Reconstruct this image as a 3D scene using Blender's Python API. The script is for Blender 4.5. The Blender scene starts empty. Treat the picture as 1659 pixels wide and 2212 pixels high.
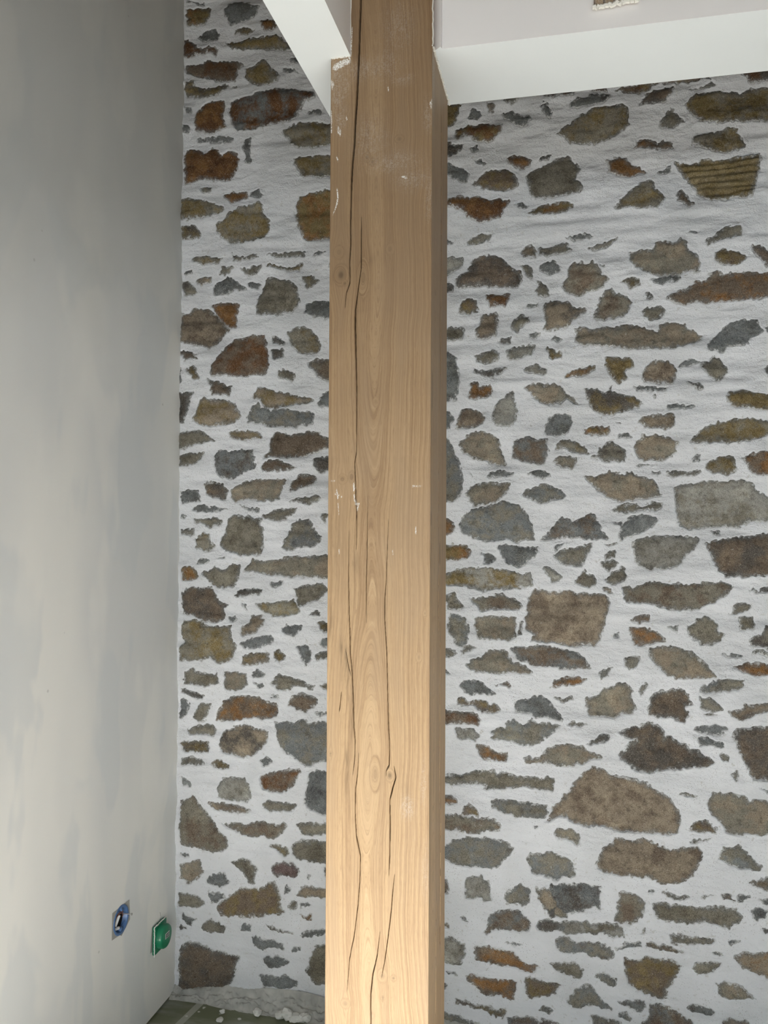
import bpy, bmesh, math, random
import numpy as np
from mathutils import Vector, Matrix, noise as mnoise
random.seed(7)
scn = bpy.context.scene
COL = scn.collection

# ------------------------------------------------------------------ camera
F = 1780.0
TH, PI_, RO = 0.219507, 0.017336, 0.005133
fw = np.array([-math.sin(TH)*math.cos(PI_), math.cos(TH)*math.cos(PI_), math.sin(PI_)])
r0 = np.array([math.cos(TH), math.sin(TH), 0.0]); u0 = np.cross(r0, fw)
cr, sr = math.cos(RO), math.sin(RO)
ri = cr*r0 + sr*u0; up = -sr*r0 + cr*u0
CAM = np.array([0.0, 0.0, 1.5])
cam = bpy.data.cameras.new('camera'); cam.sensor_fit = 'VERTICAL'; cam.sensor_height = 36.0
cam.lens = 36.0*F/2212.0; cam.clip_start = 0.02
co = bpy.data.objects.new('camera', cam); COL.objects.link(co); scn.camera = co
m = Matrix.Identity(4)
for i in range(3):
    m[i][0] = ri[i]; m[i][1] = up[i]; m[i][2] = -fw[i]; m[i][3] = CAM[i]
co.matrix_world = m

# ------------------------------------------------------------------ light
SKY_W, SUN_W, WIN_W, EXPO = 0.12, 47.0, 30.0, 0.36
world = bpy.data.worlds.new('world'); scn.world = world; world.use_nodes = True
bg = world.node_tree.nodes['Background']; bg.inputs[0].default_value = (0.75, 0.86, 1.0, 1); bg.inputs[1].default_value = SKY_W
sun = bpy.data.lights.new('sun', 'SUN'); sun.energy = SUN_W; sun.angle = math.radians(0.6); sun.color = (1.0, 0.96, 0.90)
so = bpy.data.objects.new('sun', sun); COL.objects.link(so)
so.rotation_euler = Vector((0.22, -1.0, 0.483)).to_track_quat('Z', 'Y').to_euler()
win = bpy.data.lights.new('daylight_through_glazed_opening', 'AREA'); win.shape = 'RECTANGLE'
win.size = 1.8; win.size_y = 1.15; win.energy = WIN_W; win.color = (0.84, 0.93, 1.0)
wo = bpy.data.objects.new('daylight_through_glazed_opening', win); COL.objects.link(wo)
wo.location = (0.7, -2.9, 1.5); wo.rotation_euler = (math.radians(62), 0, math.radians(10)); win.spread = math.radians(125)   # skylight falls inwards and down
vs = scn.view_settings
scn.display_settings.display_device = 'sRGB'
vs.view_transform = 'Standard'; vs.look = 'None'; vs.exposure = EXPO; vs.gamma = 1.0; vs.use_curve_mapping = False
scn.cycles.max_bounces = 8; scn.cycles.diffuse_bounces = 6; scn.cycles.sample_clamp_indirect = 6.0

# ------------------------------------------------------------------ dimensions (metres)
XL, YW = -1.23, 2.46                      # left wall, stone wall
YC, YCB = 1.538, 1.745                    # post front / back
XC0, XC1 = -0.4545, -0.2535               # post left / right
XN, ZS = -0.415, 2.417                    # housing cut in the post, height of the soffits
ZT = 3.35                                 # ceiling

def ray(x, y):
    return (np.asarray(x, float)[..., None]-829.5)/F*ri - (np.asarray(y, float)[..., None]-1106)/F*up + fw
def onY(x, y, Y):
    d = ray(x, y); return CAM + d*(Y/d[..., 1])[..., None]
def onX(x, y, X):
    d = ray(x, y); return CAM + d*(X/d[..., 0])[..., None]

# ------------------------------------------------------------------ helpers
def lattice(nx, ny, seed):
    return np.random.RandomState(seed).rand(ny, nx)*2-1
def vnoise(X, Y, sx, sy, seed):
    """smooth value noise on arrays; sx, sy = feature size in metres"""
    u = X/sx + 57.3; v = Y/sy + 31.7
    iu = np.floor(u).astype(int); iv = np.floor(v).astype(int)
    fu = u-iu; fv = v-iv
    fu = fu*fu*fu*(fu*(fu*6-15)+10); fv = fv*fv*fv*(fv*(fv*6-15)+10)
    N = 1024; L = lattice(N, N, seed)
    a = L[iv % N, iu % N]; b = L[iv % N, (iu+1) % N]; c = L[(iv+1) % N, iu % N]; d = L[(iv+1) % N, (iu+1) % N]
    return (a*(1-fu)+b*fu)*(1-fv) + (c*(1-fu)+d*fu)*fv
def fbm(X, Y, sx, sy, seed, oct=3, gain=.5):
    s = 0; a = 1; t = 0
    for k in range(oct):
        s = s + a*vnoise(X, Y, sx/2**k, sy/2**k, seed+k*13); t += a; a *= gain
    return s/t

def grid_mesh(name, P, mat, parent=None, keep=None, smooth=True, attrs=None, kind=None):
    """P: (ny, nx, 3) array -> one mesh of quads (keep: mask of quads)"""
    ny, nx = P.shape[:2]
    idx = np.arange(nx*ny).reshape(ny, nx)
    q = np.stack([idx[:-1, :-1], idx[:-1, 1:], idx[1:, 1:], idx[1:, :-1]], -1)
    q = q[keep] if keep is not None else q.reshape(-1, 4)
    used = np.unique(q); remap = np.full(nx*ny, -1); remap[used] = np.arange(len(used))
    q = remap[q]; V = P.reshape(-1, 3)[used]
    me = bpy.data.meshes.new(name)
    me.vertices.add(len(V)); me.vertices.foreach_set('co', V.astype(np.float32).ravel())
    me.loops.add(q.size); me.loops.foreach_set('vertex_index', q.astype(np.int32).ravel())
    me.polygons.add(len(q)); me.polygons.foreach_set('loop_start', np.arange(0, q.size, 4, dtype=np.int32))
    me.polygons.foreach_set('loop_total', np.full(len(q), 4, np.int32))
    me.polygons.foreach_set('use_smooth', np.full(len(q), smooth))
    me.update(calc_edges=True)
    for k, A in (attrs or {}).items():
        A = np.asarray(A)
        if A.ndim == 3:
            at = me.attributes.new(k, 'FLOAT_COLOR', 'POINT')
            B = np.ones((len(used), 4), np.float32); B[:, :3] = A.reshape(-1, 3)[used]
            at.data.foreach_set('color', B.ravel())
        else:
            at = me.attributes.new(k, 'FLOAT', 'POINT'); at.data.foreach_set('value', A.reshape(-1)[used].astype(np.float32))
    me.materials.append(mat)
    o = bpy.data.objects.new(name, me); COL.objects.link(o)
    if parent: o.parent = parent
    if kind: o['kind'] = kind
    return o

def link(name, bm, mat, parent=None, kind=None, smooth=False):
    bmesh.ops.recalc_face_normals(bm, faces=bm.faces)
    me = bpy.data.meshes.new(name); bm.to_mesh(me); bm.free()
    if smooth:
        for p in me.polygons: p.use_smooth = True
    me.materials.append(mat)
    o = bpy.data.objects.new(name, me); COL.objects.link(o)
    if parent: o.parent = parent
    if kind: o['kind'] = kind
    return o
def box(bm, x0, x1, y0, y1, z0, z1, bevel=0):
    g = bmesh.ops.create_cube(bm, size=1)['verts']
    for v in g:
        v.co = Vector((x0+(v.co.x+.5)*(x1-x0), y0+(v.co.y+.5)*(y1-y0), z0+(v.co.z+.5)*(z1-z0)))
    if bevel:
        es = list({e for v in g for e in v.link_edges})
        bmesh.ops.bevel(bm, geom=es, offset=bevel, segments=2, affect='EDGES', profile=.5)
def tube(bm, pts, r, n=8):
    pts = [Vector(p) for p in pts]; rings = []
    for i, p in enumerate(pts):
        t = (pts[min(i+1, len(pts)-1)]-pts[max(i-1, 0)]).normalized()
        a = t.orthogonal().normalized(); b = t.cross(a)
        rings.append([bm.verts.new(p+r*(math.cos(k*2*math.pi/n)*a+math.sin(k*2*math.pi/n)*b)) for k in range(n)])
    for A, B in zip(rings, rings[1:]):
        # match the nearest starting vertex so the tube does not twist
        s = min(range(n), key=lambda j: (B[j].co-A[0].co).length)
        for k in range(n):
            try: bm.faces.new((A[k], A[(k+1) % n], B[(k+1+s) % n], B[(k+s) % n]))
            except ValueError: pass
    bm.faces.new(rings[0]); bm.faces.new(rings[-1])
def tag(o, label, cat, group=None):
    o['label'] = label; o['category'] = cat
    if group: o['group'] = group

class NT:
    def __init__(s, name, rough=.8, spec=.3):
        s.m = bpy.data.materials.new(name); s.m.use_nodes = True; s.t = s.m.node_tree
        s.b = s.t.nodes['Principled BSDF']; s.b.inputs['Roughness'].default_value = rough
        s.b.inputs['Specular IOR Level'].default_value = spec
    def n(s, typ, ins=None, **kw):
        nd = s.t.nodes.new(typ)
        for k, v in kw.items(): setattr(nd, k, v)
        for k, v in (ins or {}).items(): s.set(nd.inputs[k], v)
        return nd
    def set(s, inp, v):
        if isinstance(v, bpy.types.NodeSocket): s.t.links.new(v, inp)
        elif isinstance(v, (tuple, list)) and len(v) == 3 and inp.type == 'RGBA': inp.default_value = (*v, 1)
        else: inp.default_value = v
    def co(s, scale=(1, 1, 1)):
        c = s.n('ShaderNodeTexCoord'); return s.n('ShaderNodeMapping', {'Vector': c.outputs['Object'], 'Scale': scale}).outputs[0]
    def noise(s, sc, det=2, rough=.5, vec=None, dim='3D', w=None, dist=0):
        d = {'Scale': sc, 'Detail': det, 'Roughness': rough, 'Distortion': dist}
        nd = s.n('ShaderNodeTexNoise', d, noise_dimensions=dim)
        if dim != '1D': s.set(nd.inputs['Vector'], vec if vec is not None else s.co())
        if w is not None: s.set(nd.inputs['W'], w)
        return nd.outputs[0]
    def ramp(s, f, a, b):
        return s.n('ShaderNodeMapRange', {0: f, 1: a, 2: b}, interpolation_type='SMOOTHSTEP').outputs[0]
    def math(s, op, a, b=0.0, clamp=False):
        return s.n('ShaderNodeMath', {0: a, 1: b}, operation=op, use_clamp=clamp).outputs[0]
    def mix(s, f, a, b, mode='MIX'):
        nd = s.n('ShaderNodeMix', data_type='RGBA', blend_type=mode)
        s.set(nd.inputs[0], f); s.set(nd.inputs[6], a); s.set(nd.inputs[7], b); return nd.outputs[2]
    def attr(s, name, col=False):
        nd = s.n('ShaderNodeAttribute', attribute_name=name); return nd.outputs['Color' if col else 'Fac']
    def bump(s, h, st=.3, dist=.002):
        nd = s.n('ShaderNodeBump', {'Height': h, 'Strength': st, 'Distance': dist}); s.set(s.b.inputs['Normal'], nd.outputs[0])
    def out(s, col): s.set(s.b.inputs['Base Color'], col); return s.m

def flat(name, col, rough=.6, spec=.4, var=.12, sc=40):
    k = NT(name, rough, spec); f = k.noise(sc, 3)
    return k.out(k.mix(f, tuple(c*(1-var) for c in col), tuple(min(1, c*(1+var)) for c in col)))

# ------------------------------------------------------------------ materials
def mat_mortar():
    k = NT('lime_mortar', .93, .15)
    c = k.mix(k.ramp(k.noise(5, 3), .35, .65), (.71, .725, .745), (.80, .815, .84))
    c = k.mix(k.ramp(k.noise(70, 3, .6), .62, .75), c, (.62, .62, .61))
    v = k.n('ShaderNodeTexVoronoi', {'Vector': k.co(), 'Scale': 170.0})
    dots = k.math('MULTIPLY', k.ramp(v.outputs['Distance'], .20, .10), k.ramp(k.noise(12, 3), .42, .60))
    c = k.mix(k.math('MULTIPLY', dots, .8), c, (.22, .22, .21))
    h = k.math('ADD', k.noise(260, 4, .65), k.math('MULTIPLY', k.noise(60, 3, .5, vec=k.co((.6, 1, 1.6))), 1.2))
    k.bump(h, .85, .0035); return k.out(c)
def mat_stone():
    k = NT('schist_rubble', .85, .25)
    rnd = k.attr('rnd')
    off = k.n('ShaderNodeCombineXYZ', {0: k.math('MULTIPLY', rnd, 3.0), 1: 0.0, 2: rnd}).outputs[0]
    v = k.n('ShaderNodeVectorMath', {0: k.co(), 1: off}, operation='ADD').outputs[0]
    f2 = k.ramp(k.noise(17, 6, .7, vec=v), .42, .62)
    c = k.mix(f2, k.attr('c1', True), k.attr('c2', True))
    # weathered rim, greyer than the face
    e = k.math('ADD', k.attr('sdf'), k.math('MULTIPLY', k.math('SUBTRACT', k.noise(60, 3, vec=v), .5), .022))
    rim = k.ramp(e, -.014, -.002)
    c = k.mix(k.math('MULTIPLY', rim, .55), c, (.175, .185, .19))
    # mineral grain, light and dark
    g = k.noise(420, 4, .8, vec=v)
    c = k.mix(k.ramp(g, .52, .36), c, k.mix(1, c, (.45, .43, .42), 'MULTIPLY'))
    c = k.mix(k.math('MULTIPLY', k.ramp(g, .54, .68), .6), c, (.46, .42, .35))
    d = k.noise(48, 5, .7, vec=v)
    c = k.mix(k.math('MULTIPLY', k.ramp(d, .50, .32), .55), c, k.mix(1, c, (.35, .33, .32), 'MULTIPLY'))
    # lime smears left on the face
    s = k.math('MULTIPLY', k.ramp(k.noise(85, 4, .7, vec=v), .60, .72), k.ramp(k.noise(300, 3, .7, vec=v), .45, .6))
    c = k.mix(k.math('MULTIPLY', s, .5), c, (.6, .6, .58))
    # lime rubbed over the edge, thinning out inwards
    ee = k.math('ADD', k.attr('sdf'), k.math('ADD', k.math('MULTIPLY', k.math('SUBTRACT', k.noise(150, 4, .75, vec=v), .5), .022), k.math('MULTIPLY', k.math('SUBTRACT', k.noise(520, 2, .6, vec=v), .5), .010)))
    c = k.mix(k.math('MULTIPLY', k.ramp(ee, -.0035, .0005), .8), c, (.60, .61, .615))
    wash = k.ramp(k.noise(11, 4, .6, vec=v), .50, .66)
    c = k.mix(k.math('MULTIPLY', wash, .5), c, k.mix(1, c, (1.55, 1.55, 1.5), 'MULTIPLY'))
    h = k.math('ADD', g, k.math('MULTIPLY', k.noise(90, 4, .6, vec=v), 2.0))
    k.bump(h, .6, .003); return k.out(c)
def mat_skim():
    k = NT('wall_plaster_skim', .75, .25)
    v1 = k.co((1, 1.2, .35)); 
    c = k.mix(k.ramp(k.noise(2.2, 2, .5, vec=v1), .38, .62), (.76, .77, .765), (.87, .865, .83))
    c = k.mix(k.math('MULTIPLY', k.ramp(k.noise(4.2, 3, .5, vec=k.co((1, 1.1, .5)), dist=.4), .52, .60), .45), c, (.68, .715, .735))
    c = k.mix(k.math('MULTIPLY', k.ramp(k.noise(2.6, 3, .5, vec=k.co((1, 1.6, .7))), .57, .66), .5), c, (.90, .89, .85))
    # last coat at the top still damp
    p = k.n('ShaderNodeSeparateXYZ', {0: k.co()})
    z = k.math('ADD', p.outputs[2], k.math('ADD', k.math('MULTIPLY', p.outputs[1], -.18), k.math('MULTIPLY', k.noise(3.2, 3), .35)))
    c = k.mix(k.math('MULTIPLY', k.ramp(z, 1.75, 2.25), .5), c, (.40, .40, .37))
    d = k.n('ShaderNodeTexVoronoi', {'Vector': k.co(), 'Scale': 7.0})
    c = k.mix(k.math('MULTIPLY', k.ramp(d.outputs['Distance'], .035, .02), .4), c, (.4, .4, .38))
    k.bump(k.noise(9, 4, .5), .15, .004); return k.out(c)
def mat_white(name, col=(.86, .87, .85)):
    k = NT(name, .6, .3); c = k.mix(k.ramp(k.noise(3, 3), .3, .7), tuple(a*.96 for a in col), col)
    k.bump(k.noise(60, 3), .08, .001); return k.out(c)
def mat_oak():
    k = NT('planed_oak', .5, .35)
    G = k.attr('grain'); p = k.n('ShaderNodeSeparateXYZ', {0: k.co()})
    w = k.math('MULTIPLY', G, 1.0)
    lo = k.noise(95, 3, .55, dim='1D', w=w); hi = k.noise(520, 2, .6, dim='1D', w=w)
    c = k.mix(k.ramp(lo, .30, .68), (.425, .275, .15), (.60, .415, .235))
    c = k.mix(k.math('MULTIPLY', k.ramp(hi, .45, .35), .55), c, (.33, .205, .11))
    fib = k.noise(1, 4, .7, vec=k.n('ShaderNodeCombineXYZ', {0: k.math('MULTIPLY', G, 900), 1: 0.0, 2: k.math('MULTIPLY', p.outputs[2], 14)}).outputs[0])
    c = k.mix(k.math('MULTIPLY', k.ramp(fib, .5, .72), .5), c, (.75, .55, .33))
    c = k.mix(k.math('MULTIPLY', k.ramp(fib, .47, .32), .6), c, (.30, .185, .10))
    por = k.noise(1, 3, .6, vec=k.n('ShaderNodeCombineXYZ', {0: k.math('MULTIPLY', G, 1700), 1: 0.0, 2: k.math('MULTIPLY', p.outputs[2], 55)}).outputs[0])
    c = k.mix(k.math('MULTIPLY', k.ramp(por, .48, .34), .5), c, (.33, .205, .115))
    ban = k.noise(26, 2, .5, dim='1D', w=w)
    c = k.mix(k.math('MULTIPLY', k.ramp(ban, .52, .66), .3), c, (.66, .47, .28))
    br = k.noise(5, 3, .5, vec=k.co((3, 3, .7)))
    c = k.mix(k.math('MULTIPLY', k.ramp(br, .45, .65), .35), c, (.46, .33, .21))
    # weathered, dusty upper end; the light's fall-off up the post is painted in too
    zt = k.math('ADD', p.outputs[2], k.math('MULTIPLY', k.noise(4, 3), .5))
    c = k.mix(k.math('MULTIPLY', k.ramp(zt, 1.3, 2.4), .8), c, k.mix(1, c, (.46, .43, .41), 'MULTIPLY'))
    c = k.mix(k.attr('dark'), c, (.018, .011, .007))
    sp = k.math('MULTIPLY', k.attr('paint'), k.ramp(k.noise(420, 4, .8), .40, .60))
    c = k.mix(sp, c, (.80, .78, .74))
    k.bump(k.math('ADD', fib, k.math('MULTIPLY', hi, .5)), .12, .0008)
    return k.out(c)
def mat_floor():
    k = NT('olive_floor_tiles', .45, .4)
    v = k.n('ShaderNodeMapping', {'Vector': k.co(), 'Rotation': (0, 0, math.radians(8)), 'Location': (.19, .12, 0)}).outputs[0]
    b = k.n('ShaderNodeTexBrick', {'Vector': v, 'Color1': (.135, .15, .085, 1), 'Color2': (.17, .18, .11, 1), 'Mortar': (.42, .42, .36, 1),
        'Scale': 1.0, 'Mortar Size': .012, 'Brick Width': .42, 'Row Height': .30}, offset=.5)
    c = b.outputs[0]
    p = k.n('ShaderNodeSeparateXYZ', {0: k.co()})
    dust = k.ramp(k.noise(7, 4, .6, vec=k.co((.5, 1.6, 1))), .42, .66)
    c = k.mix(k.math('MULTIPLY', dust, .6), c, (.42, .43, .39))
    sp = k.n('ShaderNodeTexVoronoi', {'Vector': k.co(), 'Scale': 30.0})
    rnd = k.n('ShaderNodeSeparateColor', {0: sp.outputs['Color']}).outputs[0]
    rad = k.math('ADD', sp.outputs['Distance'], k.math('MULTIPLY', k.math('SUBTRACT', 1.0, rnd), .5))
    rad = k.math('ADD', rad, k.math('MULTIPLY', k.noise(90, 3), .2))
    c = k.mix(k.ramp(rad, .42, .34), c, (.72, .72, .68))
    # unseen floor away from the stone wall, coloured pale grey to bounce light
    far = k.ramp(k.math('ADD', p.outputs[1], k.math('MULTIPLY', k.noise(3, 3), .3)), 1.7, 1.2)
    c = k.mix(far, c, (.515, .515, .505))
    return k.out(c)
M_MORT, M_STONE, M_SKIM = mat_mortar(), mat_stone(), mat_skim()
M_SOFF, M_UPPER = mat_white('matt_white_paint', (.84, .88, .885)), mat_white('pinkish_white_plaster', (.91, .885, .87))
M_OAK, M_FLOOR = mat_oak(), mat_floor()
M_FILL = flat('dried_filler', (.78, .76, .70), .8, .2)

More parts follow.
